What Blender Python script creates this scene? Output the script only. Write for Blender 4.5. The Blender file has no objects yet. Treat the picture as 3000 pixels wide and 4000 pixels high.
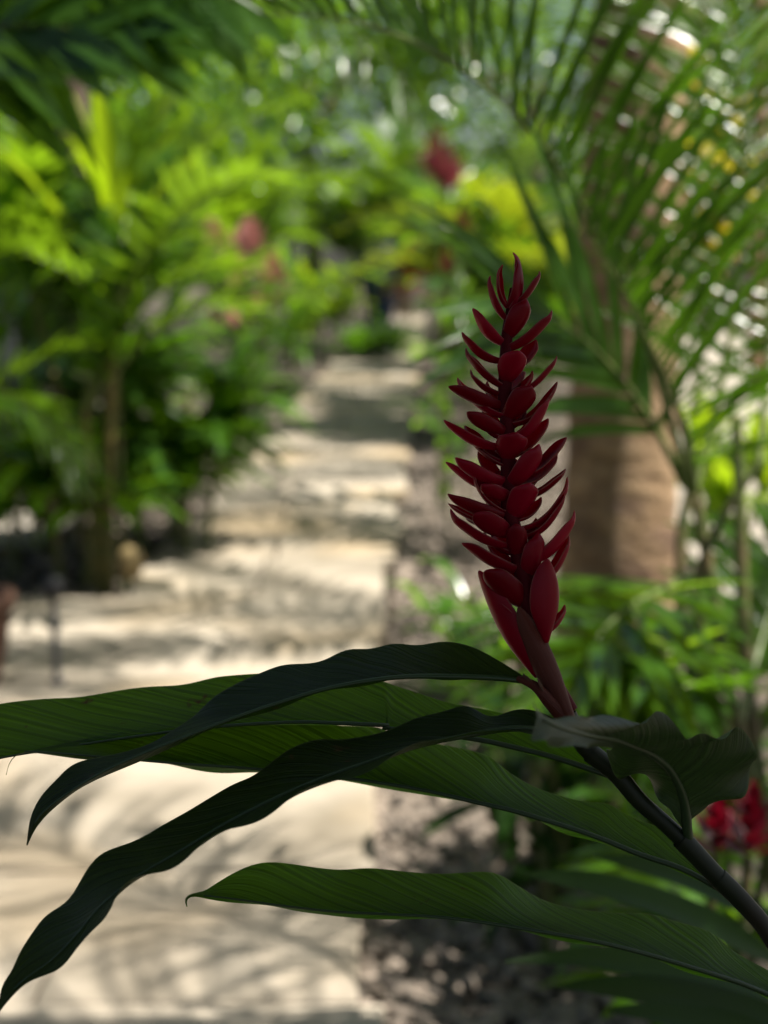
import bpy, math, random
import numpy as np
from mathutils import Vector

random.seed(7)
np.random.seed(7)
R = math.radians
scene = bpy.context.scene
col = scene.collection

# ------------------------------------------------------------------ camera
PITCH = R(9.9)
CAM = np.array((0.0, 0.0, 1.40))
FPX = 50.0 / 36.0 * 4000.0
FWD = np.array((0, math.cos(PITCH), -math.sin(PITCH)))
RGT = np.array((1.0, 0, 0))
UPV = np.array((0, math.sin(PITCH), math.cos(PITCH)))
K = 3000 / 1659.0
ZUP = np.array((0, 0, 1.0))


def P(sx, sy, d):
    """a point of the place seen at photo pixel sx, sy (3000 wide), d metres down the view axis"""
    return CAM + d * (FWD + RGT * ((sx - 1500) / FPX) + UPV * ((2000 - sy) / FPX))


def F(x, y, d):
    return P(x * K, y * K, d)


def G(x, y, z=0.0):
    r = F(x, y, 1.0) - CAM
    return CAM + r * ((z - CAM[2]) / r[2])


def nrm(v):
    v = np.asarray(v, float)
    return v / (np.linalg.norm(v) + 1e-12)


# ------------------------------------------------------------------ objects
def tag(o, label=None, cat=None, group=None, kind=None):
    if label: o['label'] = label
    if cat: o['category'] = cat
    if group: o['group'] = group
    if kind: o['kind'] = kind
    return o


def empty(name, loc, label, cat, group=None):
    o = bpy.data.objects.new(name, None)
    o.location = tuple(loc)
    o.empty_display_size = 0.1
    col.objects.link(o)
    return tag(o, label, cat, group)


class MB:
    """collects one mesh"""
    def __init__(self):
        self.v, self.f, self.a, self.uv = [], [], [], []
        self.n = 0

    def grid(self, pts, val=0.5, uv=None, close=False):
        """pts: rows x cols x 3"""
        pts = np.asarray(pts, float)
        r, c = pts.shape[:2]
        b = self.n
        self.v.append(pts.reshape(-1, 3))
        self.n += r * c
        if uv is None:
            vv, uu = np.meshgrid(np.linspace(0, 1, r), np.linspace(0, 1, c), indexing='ij')
            uv = np.stack((uu, vv), -1)
        uv = uv.reshape(-1, 2)
        for i in range(r - 1):
            for j in range(c if close else c - 1):
                k = (j + 1) % c
                self.f.append((b + i * c + j, b + i * c + k, b + (i + 1) * c + k, b + (i + 1) * c + j))
                self.a.append(val)
        self.uv.append(uv)

    def raw(self, verts, faces, val=0.5):
        b = self.n
        verts = np.asarray(verts, float)
        self.v.append(verts)
        self.uv.append(np.zeros((len(verts), 2)))
        self.n += len(verts)
        for f in faces:
            self.f.append(tuple(b + i for i in f))
            self.a.append(val)

    def build(self, name, mat, parent=None, smooth=True, origin=None):
        me = bpy.data.meshes.new(name)
        V = np.concatenate(self.v)
        off = np.zeros(3)
        if parent is not None:
            off = world_loc(parent)
        elif origin is not None:
            off = np.asarray(origin, float)
        me.from_pydata((V - off).tolist(), [], self.f)
        at = me.attributes.new('var', 'FLOAT', 'FACE')
        at.data.foreach_set('value', np.asarray(self.a, np.float32))
        UV = np.concatenate(self.uv)
        ul = me.uv_layers.new(name='UVMap')
        idx = np.empty(len(me.loops), np.int32)
        me.loops.foreach_get('vertex_index', idx)
        ul.data.foreach_set('uv', UV[idx].astype(np.float32).ravel())
        if smooth:
            me.polygons.foreach_set('use_smooth', np.ones(len(me.polygons), bool))
        me.materials.append(mat)
        me.update()
        o = bpy.data.objects.new(name, me)
        col.objects.link(o)
        if parent is not None:
            o.parent = parent
        else:
            o.location = tuple(off)
        return o


def world_loc(o):
    v = np.zeros(3)
    while o is not None:
        v = v + np.array(o.location)
        o = o.parent
    return v


def spline(pts, n):
    """smooth resample (Catmull-Rom, by arc length) of a polyline of any dimension"""
    p = np.asarray(pts, float)
    if len(p) == 2:
        t = np.linspace(0, 1, n)[:, None]
        return p[0] * (1 - t) + p[1] * t
    q = np.vstack((2 * p[0] - p[1], p, 2 * p[-1] - p[-2]))
    out = []
    for i in range(1, len(q) - 2):
        a, b, c, d = q[i - 1], q[i], q[i + 1], q[i + 2]
        for t in np.linspace(0, 1, 14, endpoint=False):
            out.append(0.5 * (2 * b + (c - a) * t + (2 * a - 5 * b + 4 * c - d) * t * t + (3 * b - a - 3 * c + d) * t ** 3))
    out.append(p[-1])
    out = np.array(out)
    s = np.concatenate(([0], np.cumsum(np.linalg.norm(np.diff(out, axis=0), axis=1))))
    t = np.linspace(0, s[-1], n)
    return np.stack([np.interp(t, s, out[:, k]) for k in range(out.shape[1])], -1)


def tube_pts(path, rad, seg=8):
    path = np.asarray(path, float)
    n = len(path)
    rad = np.broadcast_to(np.asarray(rad, float), (n,))
    tg = np.gradient(path, axis=0)
    rows = []
    ref = np.array((0.31, 0.87, 0.12))
    for i in range(n):
        t = nrm(tg[i])
        a = nrm(np.cross(t, ref))
        b = np.cross(t, a)
        ang = np.linspace(0, 2 * math.pi, seg, endpoint=False)
        rows.append(path[i] + rad[i] * (np.cos(ang)[:, None] * a + np.sin(ang)[:, None] * b))
    return np.array(rows)


def tube(mb, path, rad, seg=8, val=0.5):
    mb.grid(tube_pts(path, rad, seg), val, close=True)


# ------------------------------------------------------------------ materials
def new_mat(name):
    m = bpy.data.materials.new(name)
    m.use_nodes = True
    nt = m.node_tree
    for n in list(nt.nodes):
        if n.type != 'OUTPUT_MATERIAL':
            nt.nodes.remove(n)
    out = nt.nodes[0]
    return m, nt, out


def N(nt, typ, **kw):
    n = nt.nodes.new(typ)
    for k, v in kw.items():
        if k in n.inputs:
            n.inputs[k].default_value = v
        else:
            setattr(n, k, v)
    return n


def rgb(c): return (c[0], c[1], c[2], 1)


def mixc(nt, fac, a, b, blend='MIX'):
    n = nt.nodes.new('ShaderNodeMix')
    n.data_type = 'RGBA'
    n.blend_type = blend
    for sock, v in ((n.inputs[0], fac), (n.inputs[6], a), (n.inputs[7], b)):
        if hasattr(v, 'is_linked'):
            nt.links.new(v, sock)
        elif isinstance(v, (int, float)):
            sock.default_value = v
        else:
            sock.default_value = rgb(v)
    return n.outputs[2]


def mat_leaf(name, c1, c2, t1=None, trans=0.45, rough=0.4, scale=9.0, spec=0.5, veins=0.0, vfreq=90, vk=0.35, sheen=0.0, rim=None, rim0=0.90, vl=1.0, spots=0.0):
    """leaf: reflects c1..c2 (per leaf), lets light through with colour t1"""
    m, nt, out = new_mat(name)
    L = nt.links
    at = N(nt, 'ShaderNodeAttribute', attribute_name='var')
    tc = N(nt, 'ShaderNodeTexCoord')
    nz = N(nt, 'ShaderNodeTexNoise', Scale=scale, Detail=3.0)
    L.new(tc.outputs['Object'], nz.inputs['Vector'])
    ma = N(nt, 'ShaderNodeMath', operation='ADD')
    L.new(at.outputs['Fac'], ma.inputs[0])
    sc = N(nt, 'ShaderNodeMath', operation='MULTIPLY_ADD')
    L.new(nz.outputs['Fac'], sc.inputs[0]); sc.inputs[1].default_value = 0.7; sc.inputs[2].default_value = -0.35
    L.new(sc.outputs[0], ma.inputs[1]); ma.use_clamp = True
    c = mixc(nt, ma.outputs[0], c1, c2)
    t1 = t1 or tuple(min(1, x * 2.4) for x in c2)
    tcol = mixc(nt, ma.outputs[0], tuple(x * 0.7 for x in t1), t1)
    nrm_out = None
    if rim:                       # the pale fringed margin of a bract
        uv = N(nt, 'ShaderNodeUVMap')
        sp = N(nt, 'ShaderNodeSeparateXYZ'); L.new(uv.outputs[0], sp.inputs[0])
        ab = N(nt, 'ShaderNodeMath', operation='ABSOLUTE'); L.new(sp.outputs[0], ab.inputs[0])
        mr = N(nt, 'ShaderNodeMapRange'); L.new(ab.outputs[0], mr.inputs[0])
        mr.inputs[1].default_value = rim0; mr.inputs[2].default_value = 1.0
        c = mixc(nt, mr.outputs[0], c, rim)
    if veins:
        uv = N(nt, 'ShaderNodeUVMap')
        sp = N(nt, 'ShaderNodeSeparateXYZ'); L.new(uv.outputs[0], sp.inputs[0])
        # u runs -1..1 across (0 = midrib), v along
        ab = N(nt, 'ShaderNodeMath', operation='ABSOLUTE'); L.new(sp.outputs[0], ab.inputs[0])
        mu = N(nt, 'ShaderNodeMath', operation='MULTIPLY'); L.new(ab.outputs[0], mu.inputs[0]); mu.inputs[1].default_value = -vk
        ad = N(nt, 'ShaderNodeMath', operation='ADD'); L.new(mu.outputs[0], ad.inputs[1])
        vm = N(nt, 'ShaderNodeMath', operation='MULTIPLY'); L.new(sp.outputs[1], vm.inputs[0]); vm.inputs[1].default_value = vl; L.new(vm.outputs[0], ad.inputs[0])
        n2 = N(nt, 'ShaderNodeTexNoise', Scale=vfreq, Detail=4.0, noise_dimensions='1D', Roughness=0.6)
        L.new(ad.outputs[0], n2.inputs['W'])
        dk = N(nt, 'ShaderNodeMapRange'); L.new(n2.outputs['Fac'], dk.inputs[0])
        dk.inputs[1].default_value = 0.3; dk.inputs[2].default_value = 0.7
        dk.inputs[3].default_value = 0.5; dk.inputs[4].default_value = 1.35
        gr = N(nt, 'ShaderNodeCombineColor')
        for k in range(3): L.new(dk.outputs[0], gr.inputs[k])
        tcol = mixc(nt, 1.0, tcol, gr.outputs[0], 'MULTIPLY')
        bp = N(nt, 'ShaderNodeBump', Strength=veins, Distance=0.002)
        L.new(n2.outputs['Fac'], bp.inputs['Height'])
        nrm_out = bp.outputs[0]
    if spots:                     # small brown blemishes
        n4 = N(nt, 'ShaderNodeTexNoise', Scale=spots, Detail=2.0)
        L.new(tc.outputs['Object'], n4.inputs['Vector'])
        r4 = N(nt, 'ShaderNodeMapRange'); L.new(n4.outputs['Fac'], r4.inputs[0])
        r4.inputs[1].default_value = 0.70; r4.inputs[2].default_value = 0.76
        c = mixc(nt, r4.outputs[0], c, (0.07, 0.042, 0.016))
        tcol = mixc(nt, r4.outputs[0], tcol, (0.06, 0.035, 0.01))
    p = N(nt, 'ShaderNodeBsdfPrincipled', Roughness=rough)
    p.inputs['Specular IOR Level'].default_value = spec
    if sheen:
        p.inputs['Sheen Weight'].default_value = sheen
        p.inputs['Sheen Roughness'].default_value = 0.4
    L.new(c, p.inputs['Base Color'])
    t = N(nt, 'ShaderNodeBsdfTranslucent'); L.new(tcol, t.inputs['Color'])
    if nrm_out:
        L.new(nrm_out, p.inputs['Normal']); L.new(nrm_out, t.inputs['Normal'])
    mx = N(nt, 'ShaderNodeMixShader'); mx.inputs[0].default_value = trans
    L.new(p.outputs[0], mx.inputs[1]); L.new(t.outputs[0], mx.inputs[2])
    L.new(mx.outputs[0], out.inputs[0])
    return m


def mat_solid(name, c1, c2, scale=6.0, rough=0.7, bump=0.3, stretch=(1, 1, 1), detail=6.0, dist=0.01, c3=None, spec=0.3, per=0.0):
    m, nt, out = new_mat(name)
    L = nt.links
    tc = N(nt, 'ShaderNodeTexCoord')
    mp = N(nt, 'ShaderNodeMapping'); mp.inputs['Scale'].default_value = stretch
    L.new(tc.outputs['Object'], mp.inputs[0])
    nz = N(nt, 'ShaderNodeTexNoise', Scale=scale, Detail=detail, Roughness=0.62)
    L.new(mp.outputs[0], nz.inputs['Vector'])
    rp = N(nt, 'ShaderNodeMapRange'); L.new(nz.outputs['Fac'], rp.inputs[0])
    rp.inputs[1].default_value = 0.32; rp.inputs[2].default_value = 0.68
    fac = rp.outputs[0]
    if per:
        at = N(nt, 'ShaderNodeAttribute', attribute_name='var')
        m2 = N(nt, 'ShaderNodeMix'); m2.inputs[0].default_value = per
        L.new(fac, m2.inputs[2]); L.new(at.outputs['Fac'], m2.inputs[3])
        fac = m2.outputs[0]
    c = mixc(nt, fac, c1, c2)
    if c3:
        n3 = N(nt, 'ShaderNodeTexNoise', Scale=scale * 0.35, Detail=3.0)
        L.new(mp.outputs[0], n3.inputs['Vector'])
        r3 = N(nt, 'ShaderNodeMapRange'); L.new(n3.outputs['Fac'], r3.inputs[0])
        r3.inputs[1].default_value = 0.48; r3.inputs[2].default_value = 0.66
        c = mixc(nt, r3.outputs[0], c, c3)
    p = N(nt, 'ShaderNodeBsdfPrincipled', Roughness=rough)
    p.inputs['Specular IOR Level'].default_value = spec
    L.new(c, p.inputs['Base Color'])
    bp = N(nt, 'ShaderNodeBump', Strength=bump, Distance=dist)
    L.new(nz.outputs['Fac'], bp.inputs['Height'])
    L.new(bp.outputs[0], p.inputs['Normal'])
    L.new(p.outputs[0], out.inputs[0])
    return m


M = {}
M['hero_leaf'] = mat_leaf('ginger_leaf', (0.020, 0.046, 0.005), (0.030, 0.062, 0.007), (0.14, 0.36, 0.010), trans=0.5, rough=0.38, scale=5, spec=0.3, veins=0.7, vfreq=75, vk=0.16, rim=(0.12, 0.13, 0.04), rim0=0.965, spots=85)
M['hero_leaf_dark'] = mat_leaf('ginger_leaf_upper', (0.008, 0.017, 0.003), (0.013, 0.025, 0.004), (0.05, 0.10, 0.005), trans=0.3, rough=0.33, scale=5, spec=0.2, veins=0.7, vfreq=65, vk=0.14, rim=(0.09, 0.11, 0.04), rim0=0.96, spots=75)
M['hero_leaf_fold'] = mat_leaf('ginger_leaf_curled', (0.018, 0.036, 0.008), (0.026, 0.047, 0.011), (0.04, 0.08, 0.012), trans=0.3, rough=0.42, scale=5, veins=0.5, vfreq=50, vk=0.2, spec=0.7, rim=(0.09, 0.12, 0.05), rim0=0.96)
M['midrib'] = mat_leaf('ginger_midrib', (0.02, 0.045, 0.012), (0.03, 0.06, 0.015), trans=0.1, rough=0.45)
M['bract'] = mat_leaf('ginger_bract', (0.19, 0.0013, 0.008), (0.32, 0.0022, 0.023), (0.7, 0.005, 0.02), trans=0.4, rough=0.32, scale=30, sheen=0.0, spec=0.22, rim=(0.30, 0.10, 0.08))
M['bract_low'] = mat_leaf('ginger_sheath', (0.09, 0.018, 0.010), (0.14, 0.03, 0.016), (0.2, 0.02, 0.012), trans=0.15, rough=0.45, scale=25, veins=0.5, vfreq=22, vk=-1.0, vl=0.05, sheen=0.0, spec=0.25)
M['axis'] = mat_leaf('ginger_axis', (0.06, 0.0015, 0.004), (0.10, 0.002, 0.006), trans=0.05, rough=0.6, scale=40, spec=0.1)
M['stem'] = mat_solid('ginger_stem', (0.007, 0.012, 0.004), (0.016, 0.022, 0.007), 30, 0.5, 0.15, (1, 1, 0.3), dist=0.002, c3=(0.04, 0.025, 0.017), spec=0.25)
M['dry'] = mat_solid('dry_husk', (0.05, 0.02, 0.012), (0.11, 0.05, 0.025), 60, 0.8, 0.4, dist=0.002)
M['palm'] = mat_leaf('palm_leaflet', (0.022, 0.070, 0.007), (0.062, 0.145, 0.010), (0.27, 0.47, 0.012), trans=0.45, rough=0.24, spec=0.6)
M['palm_dark'] = mat_leaf('palm_leaflet_deep', (0.018, 0.055, 0.008), (0.04, 0.10, 0.010), (0.14, 0.32, 0.010), trans=0.4, rough=0.38, spec=0.32)
M['palm_yellow'] = mat_leaf('palm_leaflet_yellow', (0.08, 0.135, 0.008), (0.14, 0.19, 0.010), (0.38, 0.47, 0.015), trans=0.48, rough=0.34)
M['rachis'] = mat_leaf('palm_rachis', (0.07, 0.11, 0.02), (0.12, 0.15, 0.03), trans=0.08, rough=0.4)
M['cane'] = mat_solid('palm_cane', (0.045, 0.075, 0.018), (0.10, 0.11, 0.03), 7, 0.5, 0.2, (1, 1, 5), c3=(0.13, 0.10, 0.045))
M['cane_gold'] = mat_solid('palm_cane_gold', (0.07, 0.075, 0.02), (0.17, 0.135, 0.04), 6, 0.5, 0.2, (1, 1, 5), c3=(0.06, 0.08, 0.02))
M['bark'] = mat_solid('palm_bark', (0.15, 0.092, 0.045), (0.36, 0.245, 0.14), 7, 0.85, 1.0, (2.0, 2.0, 3.2), dist=0.03, c3=(0.13, 0.08, 0.048))
M['bark_dark'] = mat_solid('tree_bark', (0.05, 0.035, 0.025), (0.12, 0.085, 0.06), 5, 0.9, 0.8, (2, 2, 0.5), dist=0.03)
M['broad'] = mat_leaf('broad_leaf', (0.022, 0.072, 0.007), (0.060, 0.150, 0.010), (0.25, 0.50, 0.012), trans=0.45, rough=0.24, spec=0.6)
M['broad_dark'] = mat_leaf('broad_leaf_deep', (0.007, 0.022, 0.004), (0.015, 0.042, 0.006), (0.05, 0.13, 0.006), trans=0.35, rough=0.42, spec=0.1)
M['lime'] = mat_leaf('lime_leaf', (0.075, 0.15, 0.008), (0.13, 0.21, 0.010), (0.40, 0.58, 0.012), trans=0.48, rough=0.32)
M['croton'] = mat_leaf('croton_leaf', (0.19, 0.17, 0.01), (0.34, 0.27, 0.015), (0.7, 0.6, 0.02), trans=0.45, rough=0.38)
M['orange'] = mat_leaf('orange_leaf', (0.32, 0.09, 0.012), (0.45, 0.17, 0.03), (0.7, 0.25, 0.03), trans=0.4, rough=0.45)
M['red'] = mat_leaf('red_bract', (0.10, 0.002, 0.010), (0.17, 0.006, 0.02), (0.24, 0.004, 0.016), trans=0.3, rough=0.42)
M['rose'] = mat_leaf('rose_bract', (0.24, 0.04, 0.06), (0.34, 0.09, 0.11), (0.36, 0.06, 0.08), trans=0.3, rough=0.45)
M['pink'] = mat_leaf('pink_bract', (0.42, 0.16, 0.15), (0.55, 0.26, 0.23), (0.55, 0.26, 0.22), trans=0.25, rough=0.45)
M['canopy'] = mat_leaf('canopy_leaf', (0.018, 0.055, 0.006), (0.055, 0.125, 0.009), (0.2, 0.38, 0.010), trans=0.4, rough=0.24, spec=0.6)
M['soil'] = mat_solid('soil', (0.02, 0.016, 0.012), (0.065, 0.052, 0.04), 9, 0.95, 1.0, detail=10, dist=0.04, c3=(0.12, 0.095, 0.072))
M['sand'] = mat_solid('pale_ground', (0.20, 0.18, 0.14), (0.36, 0.32, 0.27), 4, 0.95, 0.5, detail=8, dist=0.02)
M['stone'] = mat_solid('gravel_stone', (0.025, 0.022, 0.019), (0.30, 0.245, 0.195), 14, 0.85, 0.5, dist=0.01, per=0.8)
M['slab'] = mat_solid('limestone_slab', (0.14, 0.118, 0.084), (0.40, 0.35, 0.28), 2.6, 0.85, 0.55, detail=10, dist=0.012, c3=(0.33, 0.255, 0.16), per=0.3)
M['grey_wall'] = mat_solid('grey_render', (0.25, 0.26, 0.29), (0.31, 0.32, 0.35), 3, 0.9, 0.2)
M['pale_wall'] = mat_solid('white_render', (0.68, 0.66, 0.62), (0.78, 0.76, 0.72), 2, 0.9, 0.15)
M['terracotta'] = mat_solid('terracotta', (0.06, 0.03, 0.02), (0.11, 0.055, 0.034), 8, 0.8, 0.25)
M['blue_glaze'] = mat_solid('blue_glaze', (0.006, 0.018, 0.06), (0.012, 0.035, 0.10), 5, 0.25, 0.1, spec=0.5)
M['black_metal'] = mat_solid('dark_metal', (0.012, 0.012, 0.013), (0.025, 0.025, 0.027), 30, 0.5, 0.1)
M['gold'] = mat_solid('straw_shade', (0.17, 0.125, 0.055), (0.26, 0.19, 0.085), 20, 0.7, 0.3)

# ------------------------------------------------------------------ light and sky
SUN_AZ, SUN_EL = R(98), R(60)
SUN = np.array((math.sin(SUN_AZ) * math.cos(SUN_EL), math.cos(SUN_AZ) * math.cos(SUN_EL), math.sin(SUN_EL)))
sl = bpy.data.lights.new('sun', 'SUN')
sl.energy = 5.0
sl.angle = R(0.5)
sl.color = (1.0, 0.945, 0.86)
so = bpy.data.objects.new('sun', sl)
so.rotation_euler = Vector(SUN).to_track_quat('Z', 'Y').to_euler()
so.location = (0, 0, 30)
col.objects.link(so)
w = bpy.data.worlds.new('World')
scene.world = w
w.use_nodes = True
nt = w.node_tree
sky = nt.nodes.new('ShaderNodeTexSky')
sky.sky_type = 'NISHITA'
sky.sun_disc = False
sky.sun_elevation = SUN_EL
sky.sun_rotation = SUN_AZ
sky.air_density = 1.0
sky.dust_density = 3.0
sky.ozone_density = 0.4
nt.links.new(sky.outputs[0], nt.nodes['Background'].inputs[0])
nt.nodes['Background'].inputs[1].default_value = 0.05

cd = bpy.data.cameras.new('camera')
cd.sensor_fit = 'VERTICAL'
cd.sensor_height = 36
cd.sensor_width = 27
cd.lens = 50
cd.clip_start = 0.02
cd.clip_end = 400
cd.dof.use_dof = True
cd.dof.focus_distance = 0.762
cd.dof.aperture_fstop = 5.2
cam = bpy.data.objects.new('camera', cd)
cam.location = tuple(CAM)
cam.rotation_euler = (math.pi / 2 - PITCH, 0, 0)
col.objects.link(cam)
scene.camera = cam
vs = scene.view_settings
vs.view_transform = 'Standard'
vs.look = 'None'
vs.exposure = 1.38
vs.gamma = 1
scene.cycles.use_denoising = True
scene.cycles.max_bounces = 10
scene.cycles.transparent_max_bounces = 8
scene.cycles.sample_clamp_indirect = 6.0

# ------------------------------------------------------------------ ground, path, gravel
def plate(name, poly, z, mat, kind='structure'):
    mb = MB()
    mb.raw([(x, y, z) for x, y in poly], [tuple(range(len(poly)))])
    return tag(mb.build(name, mat, smooth=False), kind=kind)


g = MB()
n = 60
xs = np.concatenate((np.linspace(-70, -8, 12), np.linspace(-7, 7, 42), np.linspace(8, 70, 12)))
ys = np.concatenate((np.linspace(-30, -1, 8), np.linspace(0, 16, 48), np.linspace(17, 110, 24)))
X, Y = np.meshgrid(xs, ys)
Z = 0.03 * np.sin(X * 2.1 + 0.7) * np.sin(Y * 1.7) + 0.02 * np.sin(X * 5.3 + Y * 3.1) - 0.06
g.grid(np.stack((X, Y, Z), -1))
tag(g.build('ground', M['soil']), kind='structure')


def edge_r(y): return -0.06 + 0.034 * (y - 3.7)
def edge_l(y): return edge_r(y) - 1.12 - 0.006 * (y - 5)


# the path: separate stone slabs laid with thin joints, each with a chamfered worn rim
pm = MB()
def slab(x0, x1, y0, y1, top):
    b = 0.005
    j = lambda: random.uniform(-0.008, 0.008)
    q = [(x0 + j(), y0 + j()), (x1 + j(), y0 + j()), (x1 + j(), y1 + j()), (x0 + j(), y1 + j())]
    cx, cy = (x0 + x1) / 2, (y0 + y1) / 2
    def ins(p, d): return (p[0] + (d if p[0] < cx else -d), p[1] + (d if p[1] < cy else -d))
    v = [(*p, -0.12) for p in q] + [(*p, top - b) for p in q] + [(*ins(p, b), top) for p in q]
    f = []
    for a in (0, 4):
        for k in range(4):
            f.append((a + k, a + (k + 1) % 4, a + 4 + (k + 1) % 4, a + 4 + k))
    f.append((8, 9, 10, 11))
    pm.raw(v, f, random.random())

y = 0.6
row = 0
while y < 42:
    dy = random.uniform(0.55, 0.8) if y < 12 else random.uniform(0.8, 1.1)
    xr = edge_r(y + dy / 2) + random.uniform(-0.035, 0.035)
    if y < 3.4: xr = -0.055 + 0.03 * (row % 3)
    if y < 5.55:
        x = xr
        while x > -4.5:
            wdt = random.uniform(0.55, 0.95)
            slab(x - wdt + 0.005, x, y, y + dy - 0.005, random.uniform(-0.004, 0.004) + 0.03)
            x -= wdt
    else:
        xl = edge_l(y + dy / 2) + random.uniform(-0.05, 0.05)
        c = xl + (xr - xl) * random.choice((0.42, 0.5, 0.6))
        slab(xl, c - 0.006, y, y + dy - 0.006, 0.03 + random.uniform(-0.004, 0.004))
        slab(c + 0.006, xr, y, y + dy - 0.006, 0.03 + random.uniform(-0.004, 0.004))
    y += dy
    row += 1
tag(pm.build('path', M['slab'], smooth=False), kind='structure')
plate('courtyard', [(1.35, 5.2), (16, 3.5), (26, 30), (4.2, 30), (1.9, 11)], 0.012, M['sand'])
plate('side_yard', [(-9, 6.6), (-1.75, 7.0), (-1.7, 8.0), (-9, 8.6)], 0.0, M['sand'])

# gravel: hand-sized broken stones right of the path
ico_v = []
ph = (1 + 5 ** 0.5) / 2
for a in (-1, 1):
    for b in (-ph, ph):
        ico_v += [(0, a, b), (a, b, 0), (b, 0, a)]
ico_v = np.array(ico_v) / np.linalg.norm(ico_v[0])
from mathutils.geometry import convex_hull_2d
import bmesh
bm = bmesh.new()
bmesh.ops.create_icosphere(bm, subdivisions=1, radius=1)
bm.verts.ensure_lookup_table()
IV = np.array([v.co for v in bm.verts]); IF = [tuple(v.index for v in f.verts) for f in bm.faces]
bm.free()
gm = MB()
def stone(x, y, s):
    v = IV * (1 + np.random.uniform(-0.28, 0.28, (len(IV), 1)))
    a = random.uniform(0, 6.28)
    v = v * np.array((1, random.uniform(0.6, 1), random.uniform(0.4, 0.7))) * s
    c, s_ = math.cos(a), math.sin(a)
    v = np.stack((v[:, 0] * c - v[:, 1] * s_, v[:, 0] * s_ + v[:, 1] * c, v[:, 2]), -1)
    v += np.array((x, y, -0.03 + s * 0.25))
    gm.raw(v, IF, random.random())
for k in range(9000):
    y = 1.9 + 9.5 * random.random() ** 1.6
    x = edge_r(y) + 0.03 + random.random() ** 1.5 * min(1.4, 0.35 + y * 0.16)
    stone(x, y, random.uniform(0.008, 0.03))
for k in range(2600):
    y = random.uniform(5.7, 14); x = edge_l(y) - 0.05 - random.random() ** 1.3 * 1.1
    stone(x, y, random.uniform(0.012, 0.035))
tag(gm.build('gravel', M['stone'], smooth=False), 'grey and tan broken stones filling the beds beside the path', 'gravel', kind='stuff')

# ------------------------------------------------------------------ HERO: the red ginger
D0 = 0.76
ginger = empty('red_ginger_plant', P(3150, 5200, 0.80), 'shaded red ginger with a tall dark red flower spike, sharp in the foreground', 'plant')
MM = D0 / FPX                     # metres per photo pixel at the flower


def c1(x, y): return (1650 + x / 2.37, 950 + y / 2.37)
def c2(x, y): return (1650 + x / 2.37, 1650 + y / 2.37)
def c3(x, y): return (1650 + x / 2.37, 2150 + y / 2.37)
def c4(x, y): return (1900 + x / 1.508, 2600 + y / 1.508)
def c5(x, y): return (x / 0.976, 2400 + y / 0.976)
def c6(x, y): return (1500 + x / 1.106, 2400 + y / 1.106)


axis_px = [c1(845, 420), c1(820, 600), c1(788, 800), c1(775, 1000), c1(765, 1250), c1(765, 1450), c1(785, 1650), c1(785, 1900), c2(795, 400), c2(800, 640), c2(815, 880), c2(870, 1100), c2(915, 1300), c3(960, 330), c3(1010, 600), c3(1080, 900), c3(1180, 1200), c3(1340, 1500)]
axis3 = spline([P(*p, D0) for p in axis_px], 90)
ax_r = np.interp(np.linspace(0, 1, 90), [0, 0.15, 0.5, 0.8, 1], [0.0022, 0.0035, 0.0046, 0.0056, 0.0062])
mb = MB(); tube(mb, axis3, ax_r, 12)
spike = mb.build('flower_spike', M['axis'], ginger)
axis_up = nrm(axis3[0] - axis3[-25])


def bract_grid(B, T, wd, bend=0.16, cup=0.95, rows=16, cols=11, nvec=None, hook=0.09, base_w=0.38, peak=0.58, blunt=2.2, roll=0.0):
    B, T = np.asarray(B), np.asarray(T)
    Lh = np.linalg.norm(T - B)
    t0 = nrm(T - B)
    if nvec is None:
        k = np.argmin(np.linalg.norm(axis3 - B, axis=1))
        tgt = axis3[k] + axis_up * Lh * 1.15
        nvec = tgt - (B + T) / 2
    n0 = nrm(nvec - np.dot(nvec, t0) * t0)
    n0 = nrm(n0 + roll * nrm(FWD - np.dot(FWD, t0) * t0))
    pts = []
    s = np.linspace(0, 1, rows)
    cen = B + np.outer(s, T - B) - np.outer(np.sin(np.pi * s ** 0.9) * bend * Lh * (1 - 0.3 * s), n0)
    cen += np.outer(np.clip((s - 0.86) / 0.14, 0, 1) ** 2 * hook * Lh, n0)
    tg = np.gradient(cen, axis=0)
    for i in range(rows):
        t = nrm(tg[i])
        n_ = nrm(n0 - np.dot(n0, t) * t)
        sd = np.cross(t, n_)
        x = s[i]
        wv = base_w + (1 - base_w) * math.sin(min(1, x / peak) * math.pi / 2) ** 1.3
        if x > peak:
            wv *= max(0.0, 1 - ((x - peak) / (1 - peak)) ** blunt) ** 0.75
        wv = max(wv, 0.02)
        th = cup * (1.12 - 0.5 * x)
        a = np.linspace(-1, 1, cols) * th * (math.pi / 2) * 0.85
        rr = wd / 2 * wv / math.sin(min(th * (math.pi / 2) * 0.85, math.pi / 2))
        rip = 0.02 * wd * np.sin(x * 9 + np.sign(a)) * (np.abs(a) / (abs(a[0]) + 1e-9)) ** 3
        pts.append(cen[i] + np.outer(rr * np.sin(a), sd) + np.outer(rr * (1 - np.cos(a)) + rip, n_))
    return np.array(pts)


def add_bract(B, T, wd, mat='bract', thick=0.0009, **kw):
    mb = MB()
    gpts = bract_grid(B, T, wd, **kw)
    r, c = gpts.shape[:2]
    vv, uu = np.meshgrid(np.linspace(0, 1, r), np.linspace(-1, 1, c), indexing='ij')
    mb.grid(gpts, random.random(), np.stack((uu, vv), -1))
    o = mb.build('bract', M[mat], spike)
    sm = o.modifiers.new('thickness', 'SOLIDIFY'); sm.thickness = thick; sm.offset = 0
    sd = o.modifiers.new('smooth', 'SUBSURF'); sd.levels = 1; sd.render_levels = 1
    return o


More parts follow.
